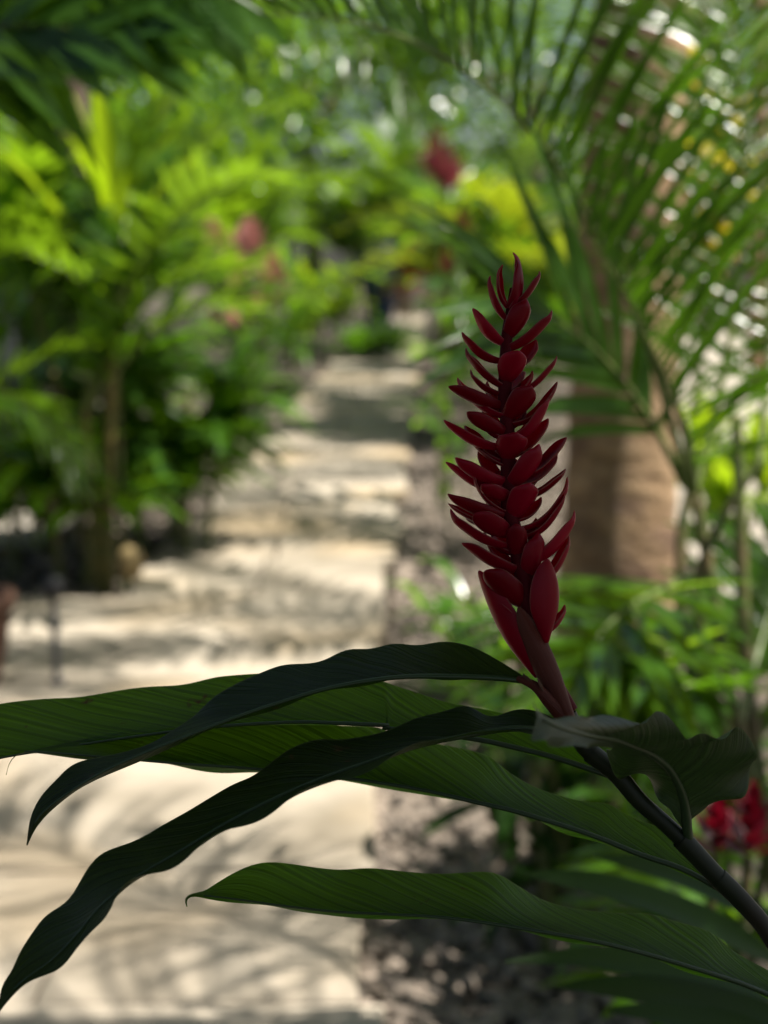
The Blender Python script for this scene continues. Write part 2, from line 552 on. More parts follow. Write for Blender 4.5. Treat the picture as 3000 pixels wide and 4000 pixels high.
# base, tip in zoomed-photo pixels; width; tip depth (px, minus = towards the viewer)
BR = [
    (c1, (835, 640), (880, 85), 150, 20, {}), (c1, (815, 610), (900, 150), 150, -45, {}), (c1, (815, 640), (705, 212), 105, 60, {}),
    (c1, (785, 730), (597, 313), 120, -20, {}), (c1, (835, 600), (1110, 278), 115, 20, {}), (c1, (790, 890), (978, 528), 160, -150, {}),
    (c1, (755, 950), (463, 603), 150, 10, {}), (c1, (800, 1000), (1230, 655), 150, -40, {}), (c1, (745, 1110), (350, 842), 125, -60, {}),
    (c1, (790, 1190), (1066, 925), 160, 130, {}), (c1, (765, 1300), (890, 1000), 215, -260, {'blunt': 4}), (c1, (750, 1350), (370, 1002), 165, 40, {}),
    (c1, (785, 1420), (920, 1185), 160, 240, {}), (c1, (780, 1420), (1267, 1070), 120, 0, {}), (c1, (765, 1530), (240, 1325), 130, -120, {}),
    (c1, (765, 1620), (300, 1275), 160, 110, {}), (c1, (765, 1640), (1015, 1330), 190, -220, {'blunt': 3}), (c1, (790, 1700), (1264, 1300), 140, 60, {}),
    (c1, (800, 1775), (412, 1580), 145, -190, {'blunt': 3.2}), (c1, (800, 1850), (1183, 1450), 140, -90, {}), (c1, (770, 1905), (190, 1653), 130, -60, {}),
    (c1, (770, 2070), (378, 1700), 160, 120, {}), (c1, (800, 2000), (1176, 1638), 130, 90, {}), (c1, (780, 2020), (870, 1770), 235, -280, {'blunt': 4}),
    (c2, (800, 620), (1105, 228), 215, -190, {'blunt': 3}), (c2, (810, 520), (1340, 143), 130, 100, {}), (c2, (810, 600), (1264, 308), 160, 130, {}),
    (c2, (800, 560), (298, 355), 140, -150, {}), (c2, (780, 620), (210, 372), 140, 50, {}), (c2, (825, 700), (552, 600), 150, -260, {'blunt': 3.2}),
    (c2, (830, 700), (1340, 457), 140, 70, {}), (c2, (835, 910), (1010, 575), 235, -230, {'blunt': 4}), (c2, (805, 885), (228, 685), 145, -110, {}),
    (c2, (815, 930), (233, 770), 120, 90, {}), (c2, (860, 1010), (1388, 558), 140, 30, {}), (c2, (880, 1100), (1340, 685), 150, -60, {}),
    (c2, (790, 870), (605, 708), 130, 200, {}), (c2, (815, 1050), (475, 850), 200, -210, {'blunt': 3.4}), (c2, (830, 1165), (226, 865), 165, -50, {}),
    (c2, (895, 1290), (862, 945), 155, -190, {'blunt': 4}), (c2, (950, 1330), (1448, 848), 150, 20, {}), (c2, (880, 1390), (360, 1120), 215, -40, {}),
    (c2, (960, 1470), (1095, 1035), 180, -150, {'blunt': 3}), (c2, (1000, 1520), (1387, 1068), 150, 80, {}), (c2, (870, 1340), (600, 1120), 110, 160, {}),
    (c1, (760, 1800), (560, 1540), 120, 180, {}), (c1, (790, 2100), (700, 1850), 120, 220, {}), (c2, (810, 650), (1050, 520), 140, 230, {}),
    (c2, (800, 960), (400, 900), 110, 170, {}), (c2, (850, 1200), (640, 1010), 130, 190, {}),
    (c3, (950, 530), (575, 190), 240, -120, {'blunt': 3.4, 'bend': 0.1}),
]
for cf, b, t, wd, dz, kw in BR:
    bx, by = cf(*b); tx, ty = cf(*t)
    kw.setdefault('roll', (0.75 if dz < -100 else 0.15 if dz < 90 else -0.4) + random.uniform(-0.35, 0.35)); kw.setdefault('blunt', random.uniform(1.9, 3.0)); kw.setdefault('hook', random.uniform(0.0, 0.12)); kw.setdefault('bend', random.uniform(0.09, 0.19)); kw.setdefault('cup', random.uniform(0.85, 1.15)); kw.setdefault('peak', random.uniform(0.5, 0.68)); kw.setdefault('base_w', 0.5)
    add_bract(P(bx, by, D0), P(tx, ty, D0 + dz / 2.37 * MM), wd / 2.37 * MM * random.uniform(1.15, 1.42), **kw)
# smaller bracts filling in round the axis, behind and between the large ones
random.seed(77)
for k in range(30):
    i = 22 + int(k * 56 / 30)
    b = axis3[i]
    an = k * 2.39996 + 0.5
    a1 = nrm(np.cross(axis_up, FWD)); b1 = nrm(np.cross(axis_up, a1))
    o = a1 * math.cos(an) + b1 * math.sin(an)
    if np.dot(o, FWD) < -0.35:
        o = o - 1.5 * np.dot(o, FWD) * FWD
    Lk = random.uniform(0.016, 0.026)
    add_bract(b + o * 0.002, b + nrm(o) * Lk * 0.8 + axis_up * Lk * random.uniform(0.45, 0.8), random.uniform(0.008, 0.012), roll=random.uniform(-0.6, 0.3), hook=0.1, blunt=1.8, base_w=0.5)
# long sheathing bracts at the foot of the spike
add_bract(P(*c3(1065, 1180), D0 - 0.002), P(*c3(520, 185), D0 + 0.004), 330 / 2.37 * MM, bend=0.06, base_w=0.35, peak=0.5, hook=0.0, cup=0.8, roll=0.9, thick=0.001, rows=24)
add_bract(P(*c3(1150, 860), D0 - 0.006), P(*c3(1148, 72), D0 - 0.010), 300 / 2.37 * MM, bend=0.05, base_w=0.15, peak=0.5, nvec=FWD + 0.35 * -RGT, hook=-0.02, cup=0.9, rows=24)
add_bract(P(*c3(1372, 1570), D0 - 0.009), P(*c3(885, 520), D0 - 0.008), 225 / 2.37 * MM, 'bract_low', bend=-0.02, base_w=0.42, peak=0.55, nvec=FWD, hook=0.0, cup=1.05, rows=24, thick=0.0012)
# torn husk at the top leaf joint
o = add_bract(P(*c3(1010, 1270), D0 - 0.006), P(*c3(925, 1145), D0 - 0.006), 110 / 2.37 * MM, 'dry', bend=0.05, nvec=np.array((1, 0.3, 0.5)), thick=0.0005)
o.name = 'husk'
o = add_bract(P(*c3(1120, 1300), D0 - 0.010), P(*c3(1070, 1185), D0 - 0.010), 60 / 2.37 * MM, 'dry', bend=0.05, nvec=np.array((-1, 0.3, 0.5)), thick=0.0005)
o.name = 'husk'

# stem
stem_px = [(2218, 2790), (2258, 2880), (2300, 2935), (2404, 3018), (2497, 3128), (2596, 3215), (2689, 3305), (2782, 3405), (2908, 3530), (3010, 3660), (3150, 3950), (3180, 4500), (3150, 5200)]
st3 = spline([P(x, y, 0.76 + 0.00 * i) for i, (x, y) in enumerate(stem_px)], 80)
st3[-1] = (st3[-1][0], st3[-1][1], min(st3[-1][2], 0.3))
low = np.array([st3[-1] + (0.01 * k, 0.012 * k, -k * (st3[-1][2] + 0.03) / 6) for k in range(1, 7)])
stp = np.vstack((st3, low))
mb = MB(); tube(mb, stp, np.interp(np.linspace(0, 1, len(stp)), [0, 0.15, 0.5, 1], [0.0048, 0.0044, 0.0048, 0.008]), 14)
mb.build('stem', M['stem'], ginger)
# sheaths of the lower leaves wrap the stem below each joint
for jx, jy in ((2368, 3000), (2700, 3312), (2850, 3468)):
    jp = P(jx, jy, 0.76)
    k = int(np.argmin(np.linalg.norm(st3 - jp, axis=1)))
    seg_ = st3[max(0, k - 2):k + 12]
    mb = MB(); tube(mb, seg_, np.linspace(0.0054, 0.0042, len(seg_)) + 0.0002 * (jx > 2600), 14)
    mb.build('leaf_sheath', M['stem'], ginger)
# petiole shoulder under the top leaf
mb = MB(); tube(mb, spline([P(*c3(1340, 1560), 0.757), P(*c3(1180, 1400), 0.754), P(*c3(1060, 1270), 0.753), P(*c3(960, 1215), 0.754), P(*c3(880, 1185), 0.756)], 20), np.linspace(0.0052, 0.0016, 20), 12)
mb.build('leaf_sheath', M['bract_low'], ginger)


def hero_leaf(U, Mi, Lo, dM, dU, dL, mat, rows=70, half=6, ripple=0.0015, rf=(23, 31), camber=0.0015, name='leaf', mid_r=0.0013, seed=1):
    """a blade from its upper rim, midrib and lower rim (photo px) with depths along each (metres)"""
    rs = np.random.RandomState(seed)
    def line(px, d, nn=rows):
        q = spline(px, nn)
        dd = np.interp(np.linspace(0, 1, nn), np.linspace(0, 1, len(d)), d)
        return np.array([P(q[i][0], q[i][1], dd[i]) for i in range(nn)])
    A, C, B = line(U, dU), line(Mi, dM), line(Lo, dL)
    s = np.linspace(0, 1, rows)
    cols = []
    uvs = []
    for side, E, fq in ((-1, A, rf[0]), (1, B, rf[1])):
        ph = rs.uniform(0, 6.28)
        wv = np.sin(s * fq + ph + 1.5 * np.sin(s * 7 + ph)) * ripple
        for k in range(half, 0, -1):
            q = k / half
            pt = C * (1 - q) + E * q
            wd = np.linalg.norm(E - C, axis=1)
            nv = np.cross(np.gradient(C, axis=0), E - C)
            nv /= (np.linalg.norm(nv, axis=1, keepdims=True) + 1e-9)
            off = -side * np.sin(q * math.pi) * camber * wd / 0.03 + np.minimum(1, wd / 0.015) * wv * q ** 3
            cols.append((side * q, pt + nv * off[:, None]))
    left = cols[:half]; right = cols[half:][::-1]
    allc = left + [(0.0, C)] + right
    pts = np.stack([c for _, c in allc], 1)
    uv = np.stack([np.stack((np.full(rows, u), s), -1) for u, _ in allc], 1)
    mb = MB(); mb.grid(pts, 0.5, uv)
    lf = mb.build(name, M[mat], ginger)
    sd = lf.modifiers.new('smooth', 'SUBSURF'); sd.levels = 1; sd.render_levels = 1
    mb = MB(); tube(mb, C[:-3], np.linspace(mid_r * 1.3, mid_r * 0.35, rows - 3), 8)
    mb.build('midrib', M['midrib'], lf)
    return lf


def ff(*pts): return [(x * K, y * K) for x, y in pts]


# top leaf: springs from the joint under the flower, droops to the lower left
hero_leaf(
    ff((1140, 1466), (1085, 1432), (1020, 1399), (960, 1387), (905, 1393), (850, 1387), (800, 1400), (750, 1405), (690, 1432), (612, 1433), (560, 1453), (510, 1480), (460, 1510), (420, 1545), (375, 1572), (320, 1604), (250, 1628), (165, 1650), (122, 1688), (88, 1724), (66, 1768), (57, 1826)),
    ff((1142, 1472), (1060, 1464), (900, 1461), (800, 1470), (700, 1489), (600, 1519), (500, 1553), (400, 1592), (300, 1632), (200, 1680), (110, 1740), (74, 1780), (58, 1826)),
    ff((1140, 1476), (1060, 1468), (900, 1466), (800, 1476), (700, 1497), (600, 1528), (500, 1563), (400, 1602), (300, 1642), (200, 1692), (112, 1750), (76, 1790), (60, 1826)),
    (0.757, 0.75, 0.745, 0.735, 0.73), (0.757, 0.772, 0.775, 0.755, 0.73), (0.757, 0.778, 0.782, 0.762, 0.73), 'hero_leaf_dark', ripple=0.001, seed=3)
# long leaf behind it reaching the left edge
hero_leaf(
    [c6(962, 692), c6(860, 590), c6(700, 490), c6(520, 430), c6(380, 400), c6(260, 372), c6(120, 325), c5(1450, 255), c5(1200, 225), c5(900, 236), c5(820, 240), c5(700, 262), c5(550, 274), c5(330, 318), c5(160, 318), c5(0, 338), c5(-160, 400), c5(-420, 640)],
    [c6(965, 694), c6(750, 622), c6(560, 574), c6(370, 535), c6(0, 490), c5(1500, 425), c5(1300, 415), c5(1110, 411), c5(800, 430), c5(500, 468), c5(250, 506), c5(0, 548), c5(-160, 590), c5(-420, 642)],
    [c6(965, 697), c6(750, 630), c6(560, 584), c6(370, 545), c6(0, 500), c5(1500, 432), c5(1300, 420), c5(1110, 416), c5(800, 437), c5(500, 478), c5(250, 518), c5(0, 558), c5(-160, 600), c5(-420, 644)],
    (0.765, 0.785, 0.79, 0.785, 0.77), (0.765, 0.80, 0.815, 0.81, 0.77), (0.765, 0.81, 0.825, 0.815, 0.77), 'hero_leaf', seed=5)
# leaf below, from the lower stem to the far left
hero_leaf(
    [c6(1490, 1208), c6(1390, 1085), c6(1300, 1000), c6(1190, 912), c6(1080, 885), c6(960, 820), c6(880, 820), c6(680, 750), c6(520, 660), c6(450, 605), c6(250, 568), c6(60, 540), c5(1450, 438), c5(1250, 425), c5(1100, 418), c5(900, 420), c5(600, 445), c5(350, 475), c5(180, 500), c5(90, 522), c5(45, 545), c5(22, 612)],
    [c6(1492, 1212), c6(1300, 1105), c6(1100, 1035), c6(900, 955), c6(600, 860), c6(400, 812), c6(200, 765), c6(0, 730), c5(1300, 622), c5(960, 588), c5(650, 566), c5(350, 540), c5(180, 526), c5(90, 524), c5(40, 548), c5(23, 612)],
    [c6(1490, 1215), c6(1300, 1118), c6(1100, 1050), c6(900, 968), c6(760, 934), c6(620, 874), c6(400, 824), c6(200, 776), c6(0, 742), c5(1300, 634), c5(960, 604), c5(830, 596), c5(650, 573), c5(560, 572), c5(350, 547), c5(180, 536), c5(92, 530), c5(42, 552), c5(25, 612)],
    (0.765, 0.775, 0.785, 0.785, 0.765), (0.765, 0.80, 0.82, 0.815, 0.765), (0.765, 0.805, 0.82, 0.81, 0.765), 'hero_leaf', seed=8)
# dark leaf in front, sweeping to the lower left corner
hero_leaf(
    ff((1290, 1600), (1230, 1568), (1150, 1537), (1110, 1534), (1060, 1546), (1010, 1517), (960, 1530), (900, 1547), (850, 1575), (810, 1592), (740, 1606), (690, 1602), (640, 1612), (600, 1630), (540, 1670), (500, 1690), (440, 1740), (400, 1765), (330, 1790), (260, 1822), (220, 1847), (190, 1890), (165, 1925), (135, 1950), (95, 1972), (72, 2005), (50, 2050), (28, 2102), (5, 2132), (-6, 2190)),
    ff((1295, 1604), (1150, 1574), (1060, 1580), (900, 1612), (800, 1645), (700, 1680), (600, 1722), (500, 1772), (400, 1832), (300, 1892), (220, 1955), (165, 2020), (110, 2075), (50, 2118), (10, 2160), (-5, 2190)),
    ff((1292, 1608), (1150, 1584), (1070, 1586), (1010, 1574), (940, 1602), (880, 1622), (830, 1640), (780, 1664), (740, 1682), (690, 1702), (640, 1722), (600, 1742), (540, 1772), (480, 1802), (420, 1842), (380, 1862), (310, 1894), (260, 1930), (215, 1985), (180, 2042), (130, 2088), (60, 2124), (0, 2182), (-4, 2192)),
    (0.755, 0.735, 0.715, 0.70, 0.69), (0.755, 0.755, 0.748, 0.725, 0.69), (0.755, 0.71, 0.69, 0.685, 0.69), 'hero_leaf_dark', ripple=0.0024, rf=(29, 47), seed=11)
# bright lowest leaf
hero_leaf(
    ff((1900, 2260), (1760, 2160), (1659, 2098), (1580, 2048), (1535, 2008), (1450, 1988), (1400, 1977), (1330, 1975), (1250, 1960), (1170, 1940), (1110, 1912), (1062, 1888), (960, 1886), (870, 1878), (800, 1872), (730, 1879), (660, 1873), (590, 1865), (540, 1872), (480, 1902), (432, 1931), (410, 1928), (397, 1938), (394, 1950), (403, 1959)),
    ff((1900, 2264), (1780, 2196), (1659, 2148), (1600, 2124), (1500, 2092), (1400, 2062), (1300, 2037), (1200, 2018), (1080, 1998), (960, 1982), (840, 1975), (720, 1969), (600, 1955), (500, 1941), (434, 1934), (411, 1930), (399, 1939), (396, 1950), (404, 1959)),
    ff((1900, 2268), (1780, 2206), (1659, 2160), (1600, 2134), (1540, 2112), (1460, 2088), (1400, 2070), (1300, 2043), (1200, 2025), (1080, 2003), (960, 1988), (840, 1981), (720, 1976), (640, 1973), (570, 1959), (500, 1948), (436, 1938), (412, 1933), (401, 1940), (398, 1950), (405, 1959)),
    (0.80, 0.785, 0.775, 0.77, 0.755), (0.80, 0.81, 0.815, 0.80, 0.755), (0.80, 0.815, 0.81, 0.795, 0.755), 'hero_leaf', seed=14)
# curled leaf on the right whose tip swings towards the viewer
rowsL = [(1172, 1005), (1150, 960), (1105, 895), (1068, 810), (965, 700), (855, 647), (760, 624), (718, 560), (712, 490), (740, 462), (690, 478), (600, 492), (450, 470), (330, 442), (238, 440)]
rowsM = [(1188, 1015), (1182, 960), (1178, 890), (1160, 780), (1120, 680), (1070, 602), (1010, 548), (935, 503), (850, 470), (770, 440), (690, 425), (600, 412), (480, 380), (380, 340), (300, 300)]
rowsR = [(1200, 1005), (1194, 950), (1210, 888), (1400, 802), (1520, 735), (1578, 585), (1560, 440), (1440, 380), (1240, 440), (1060, 310), (850, 312), (640, 302), (500, 318), (370, 300), (265, 198)]
dpM = [0.758, 0.755, 0.752, 0.748, 0.742, 0.734, 0.722, 0.708, 0.69, 0.67, 0.65, 0.632, 0.617, 0.605, 0.598]
dpL = [0.758, 0.757, 0.758, 0.762, 0.768, 0.765, 0.755, 0.735, 0.705, 0.672, 0.640, 0.618, 0.602, 0.596, 0.594]
dpR = [0.758, 0.757, 0.756, 0.752, 0.745, 0.735, 0.72, 0.70, 0.688, 0.68, 0.672, 0.655, 0.637, 0.617, 0.602]
hero_leaf([c4(*p) for p in rowsL], [c4(*p) for p in rowsM], [c4(*p) for p in rowsR], dpM, dpL, dpR, 'hero_leaf_fold', rows=90, ripple=0.0036, rf=(31, 45), seed=17, mid_r=0.0022)

# ------------------------------------------------------------------ generators for the garden
def frond_mesh(rach, llen, n=42, wid=0.028, ang=(75, 30), lift=0.25, droop=0.5, start=0.12, up=None, jitter=0.12, seg=5, both=(1, 1), rr=0.011, curl=1.0):
    """pinnate leaf: rach = polyline of the rachis, base to tip. Returns (leaflets MB, rachis MB)"""
    q = spline(rach, 40)
    mb = MB(); rb = MB()
    tube(rb, q, np.linspace(rr, rr * 0.15, 40), 6)
    Ltot = np.linalg.norm(np.diff(q, axis=0), axis=1).sum()
    tg = np.gradient(q, axis=0)
    for k in range(n):
        t = start + (1 - start) * (k + 0.5) / n
        fi = t * 39
        i = int(fi)
        p = q[i] + (q[min(i + 1, 39)] - q[i]) * (fi - i)
        T = nrm(tg[i])
        u0 = np.array(up) if up is not None else ZUP
        S = nrm(np.cross(T, u0 + 1e-3))
        Un = np.cross(S, T)
        x = (t - start) / (1 - start)
        prof = (0.55 + 0.45 * math.sin(math.pi * min(1, x * 1.6 + 0.1) / 2)) * (1 - 0.65 * max(0, (x - 0.45) / 0.55) ** 1.6)
        for sgn, on in ((-1, both[0]), (1, both[1])):
            if not on or random.random() > on: continue
            L = llen * prof * random.uniform(0.85, 1.12)
            a = R(ang[0] + (ang[1] - ang[0]) * x + random.gauss(0, 7))
            d = nrm(T * math.cos(a) + sgn * S * math.sin(a) + Un * (lift + random.gauss(0, jitter)))
            pts = []
            pos = p.copy()
            wn = nrm(np.cross(d, Un if abs(np.dot(d, Un)) < 0.95 else S))
            for j in range(seg + 1):
                s = j / seg
                wv = wid * (0.45 + 0.55 * math.sin(math.pi * min(1, s * 1.4 + 0.15) / 1.15) if s < 0.6 else max(0.04, (1 - s) / 0.4 * 0.98)) * (0.6 + 0.4 * prof)
                wn = nrm(wn - np.dot(wn, d) * d)
                nn = np.cross(wn, d)
                pts.append((pos - wn * wv / 2, pos - nn * wv * 0.18, pos + wn * wv / 2))
                d = nrm(d + np.array((0, 0, -droop * L / seg * (0.7 + s) * 1.6 * curl)))
                pos = pos + d * L / seg
            mb.grid(np.array(pts), min(1, max(0, random.gauss(0.5, 0.25))))
    return mb, rb


def arch(base, az, el, L, droop, n=9):
    """rachis that leaves base at elevation el towards az and bends down"""
    p = np.array(base, float)
    d = np.array((math.cos(az) * math.cos(el), math.sin(az) * math.cos(el), math.sin(el)))
    out = [p.copy()]
    for k in range(n):
        p = p + d * L / n
        out.append(p.copy())
        d = nrm(d + np.array((0, 0, -droop / n * (0.5 + 1.2 * k / n))))
    return out


def put_frond(parent, rach, leafmat, **kw):
    mb, rb = frond_mesh(rach, **kw)
    f = mb.build('frond', M[leafmat], parent)
    rb.build('rachis', M['rachis'], f)
    return f


def areca(x, y, label, h=1.2, canes=5, fronds=5, L=1.3, mat='palm', cane='cane', spread=0.25, seed=0, az0=None, azr=math.pi, llen=0.38, n=32, group='feather palms in the garden', wid=0.032, el=(45, 80), z=-0.05):
    random.seed(seed); np.random.seed(seed)
    root = empty('areca_palm', (x, y, z), label, 'palm', group)
    for c in range(canes):
        a = random.uniform(0, 6.28)
        bx, by = x + math.cos(a) * 0.09, y + math.sin(a) * 0.09
        hh = h * random.uniform(0.6, 1.15)
        tx, ty = bx + math.cos(a) * spread * hh, by + math.sin(a) * spread * hh
        path = spline([(bx, by, z), (bx * 0.7 + tx * 0.3, by * 0.7 + ty * 0.3, z + hh * 0.5), (tx, ty, z + hh)], 14)
        mb = MB(); tube(mb, path, np.linspace(0.026, 0.016, 14) * random.uniform(0.8, 1.2), 9)
        mb.build('cane', M[cane], root)
        for k in range(fronds):
            az = (az0 if az0 is not None else a) + random.uniform(-azr, azr)
            put_frond(root, arch(path[-1], az, R(random.uniform(*el)), L * random.uniform(0.75, 1.15), random.uniform(1.2, 2.4)), mat, llen=llen * random.uniform(0.85, 1.1), n=n, wid=wid, seg=4)
    return root


def leaf_blade(mb, base, d, L, wid, droop=0.5, seg=7, val=None, normal=None, fold=0.2, wave=0.05):
    d = nrm(d); pos = np.array(base, float)
    nr = np.array(normal) if normal is not None else ZUP
    wn = nrm(np.cross(d, nr + np.array((0.01, 0.02, 0))))
    rows = []
    ph = random.uniform(0, 6)
    for j in range(seg + 1):
        s = j / seg
        wv = wid * max(0.02, (math.sin(math.pi * (s * 0.97 + 0.015) ** 0.8)) ** 0.85)
        wn = nrm(wn - np.dot(wn, d) * d); nn = np.cross(wn, d)
        wa = math.sin(s * 11 + ph) * wid * wave
        rows.append((pos - wn * wv / 2 + nn * (fold * wv / 2 + wa), pos - wn * wv / 4 + nn * fold * wv * 0.15, pos, pos + wn * wv / 4 + nn * fold * wv * 0.15, pos + wn * wv / 2 + nn * (fold * wv / 2 - wa)))
        d = nrm(d + np.array((0, 0, -droop / seg * (0.6 + s))))
        pos = pos + d * L / seg
    vv, uu = np.meshgrid(np.linspace(0, 1, seg + 1), np.linspace(-1, 1, 5), indexing='ij')
    mb.grid(np.array(rows), random.random() if val is None else val, np.stack((uu, vv), -1))


def cone_flower(pos, up, L, wd, mat, parent, name='flower_head', nb=26):
    mb = MB(); up = nrm(up)
    a1 = nrm(np.cross(up, (0.3, 0.8, 0.1))); b1 = np.cross(up, a1)
    for k in range(nb):
        s = k / nb
        an = k * 2.39996
        o = a1 * math.cos(an) + b1 * math.sin(an)
        r = wd * (1 - 0.75 * s ** 1.5)
        leaf_blade(mb, np.array(pos) + up * L * s * 0.85, o * (1 - 0.55 * s) + up * (0.45 + 0.9 * s), r * 1.15, r * 0.5, droop=-0.5, seg=4, normal=up)
    return mb.build(name, M[mat], parent)


def ginger_clump(x, y, label, stems=4, h=1.3, mat='broad', flower=None, seed=0, group=None, leaves=9, lw=0.085, ll=0.42, lean=0.35, az0=None, azr=math.pi, fl=0.14, cat='plant', name='ginger_plant', z=-0.05, fw=0.05, nfl=99):
    random.seed(seed); np.random.seed(seed)
    root = empty(name, (x, y, z), label, cat, group)
    for c in range(stems):
        a = (az0 if az0 is not None else 0) + random.uniform(-azr, azr)
        hh = h * random.uniform(0.7, 1.15)
        bx, by = x + random.uniform(-.1, .1), y + random.uniform(-.1, .1)
        e = np.array((bx + math.cos(a) * lean * hh, by + math.sin(a) * lean * hh, z + hh))
        path = spline([(bx, by, z), (bx * 0.75 + e[0] * 0.25, by * 0.75 + e[1] * 0.25, z + hh * 0.55), e], 20)
        mb = MB(); tube(mb, path, np.linspace(0.011, 0.006, 20), 7)
        mb.build('stem', M['cane'], root)
        tw = random.uniform(0, 6.28)
        for k in range(leaves):
            t = 0.22 + 0.76 * k / (leaves - 1)
            i = min(19, int(t * 19))
            az = tw + (k % 2) * math.pi + random.uniform(-0.35, 0.35)
            el = R(random.uniform(15, 55))
            d = (math.cos(az) * math.cos(el), math.sin(az) * math.cos(el), math.sin(el))
            mb = MB(); leaf_blade(mb, path[i], d, ll * random.uniform(0.75, 1.15), lw * random.uniform(0.8, 1.15), droop=random.uniform(0.5, 1.5))
            mb.build('leaf', M[mat], root)
        if flower and c < nfl:
            cone_flower(path[-1], path[-1] - path[-3], fl * random.uniform(0.8, 1.2), fw, flower, root)
    return root


def rosette(x, y, label, nl=16, ll=0.5, lw=0.06, mat='lime', stem=0.3, seed=0, cat='plant', name='shrub', group=None, z=-0.05, el=(20, 80), droop=(0.6, 1.6), heads=1, sp=0.2):
    random.seed(seed); np.random.seed(seed)
    root = empty(name, (x, y, z), label, cat, group)
    for hd in range(heads):
        a = random.uniform(0, 6.28); r = sp * random.random() if heads > 1 else 0
        sh = stem * (random.uniform(0.65, 1.1) if heads > 1 else 1.0)
        top = np.array((x + r * math.cos(a), y + r * math.sin(a), z + sh))
        mb = MB(); tube(mb, spline([(x + r * 0.4 * math.cos(a), y + r * 0.4 * math.sin(a), z), (x + r * 0.6 * math.cos(a), y + r * 0.6 * math.sin(a), z + sh * 0.5), top], 8), np.linspace(0.016, 0.011, 8), 7)
        mb.build('stem', M['cane'], root)
        mb = MB()
        for k in range(nl):
            az = k * 2.39996 + random.uniform(-.2, .2); e = R(random.uniform(*el))
            d = (math.cos(az) * math.cos(e), math.sin(az) * math.cos(e), math.sin(e))
            leaf_blade(mb, top - np.array((0, 0, random.uniform(0, sh * 0.3))), d, ll * random.uniform(0.7, 1.15), lw * random.uniform(0.8, 1.2), droop=random.uniform(*droop), seg=6)
        mb.build('leaf_whorl', M[mat], root)
    return root


def leaf_cloud(center, rad, n, size, flat=1.0, clumps=14, hollow=0.35, rng=None):
    """leaves gathered on twigs around clump centres, with open gaps between"""
    rng = rng or np.random
    mb = MB()
    c = np.array(center)
    V = []; Fc = []
    cl = []
    for k in range(clumps):
        v = nrm(rng.normal(size=3)); r = rng.uniform(hollow, 1) ** 0.6
        cl.append((c + v * r * np.array(rad), rng.uniform(0.22, 0.42)))
    per = n // clumps
    for cc, cr in cl:
        base = rng.uniform(0.1, 0.9)
        for k in range(per):
            o = rng.normal(size=3) * cr * np.array(rad) * 0.6
            p = cc + o
            az = rng.uniform(0, 6.28); e = rng.uniform(-0.9, 0.5)
            d = np.array((math.cos(az) * math.cos(e), math.sin(az) * math.cos(e), math.sin(e)))
            s = nrm(np.cross(d, rng.normal(size=3)))
            L = size * rng.uniform(0.6, 1.3); W = L * 0.34
            m1 = p + d * L * 0.5
            mb.raw([p, m1 + s * W / 2, p + d * L, m1 - s * W / 2], [(0, 1, 2, 3)], float(np.clip(base + rng.normal() * 0.15, 0, 1)))
    return mb


def tree(x, y, label, h, crown_r, mat='canopy', n=5000, size=0.16, seed=0, name='tree', group=None, trunk_r=0.12, crown_h=None, clumps=22, lean=(0, 0), kid='crown'):
    rng = np.random.RandomState(seed); random.seed(seed)
    root = empty(name, (x, y, -0.05), label, 'tree', group)
    ch = crown_h or crown_r * 0.7
    top = np.array((x + lean[0], y + lean[1], h))
    mb = MB()
    tube(mb, spline([(x, y, -0.05), (x + lean[0] * 0.3 + 0.05, y + lean[1] * 0.3, h * 0.4), (x + lean[0] * 0.7, y + lean[1] * 0.7, h * 0.75), top], 16), np.linspace(trunk_r, trunk_r * 0.4, 16), 10)
    for k in range(6):
        a = k * 1.05 + rng.uniform(-.3, .3)
        b0 = np.array((x + lean[0] * 0.7, y + lean[1] * 0.7, h * rng.uniform(0.6, 0.8)))
        tip = top + np.array((math.cos(a) * crown_r * 0.75, math.sin(a) * crown_r * 0.75, rng.uniform(-0.2, 0.5) * ch))
        tube(mb, spline([b0, (b0 + tip) / 2 + np.array((0, 0, 0.15 * ch)), tip], 9), np.linspace(trunk_r * 0.4, trunk_r * 0.08, 9), 6)
    mb.build('trunk', M['bark_dark'], root)
    lc = leaf_cloud(top + np.array((0, 0, ch * 0.1)), (crown_r, crown_r, ch), n, size, clumps=clumps, rng=rng)
    lc.build(kid, M[mat], root, smooth=False)
    return root



# ------------------------------------------------------------------ THE GARDEN
def at(px, y, z=0.8):
    """x that shows at photo column px (1659 wide) for a thing y metres off"""
    d = y * math.cos(PITCH) + (CAM[2] - z) * math.sin(PITCH)
    return (px - 829.5) * K / FPX * d


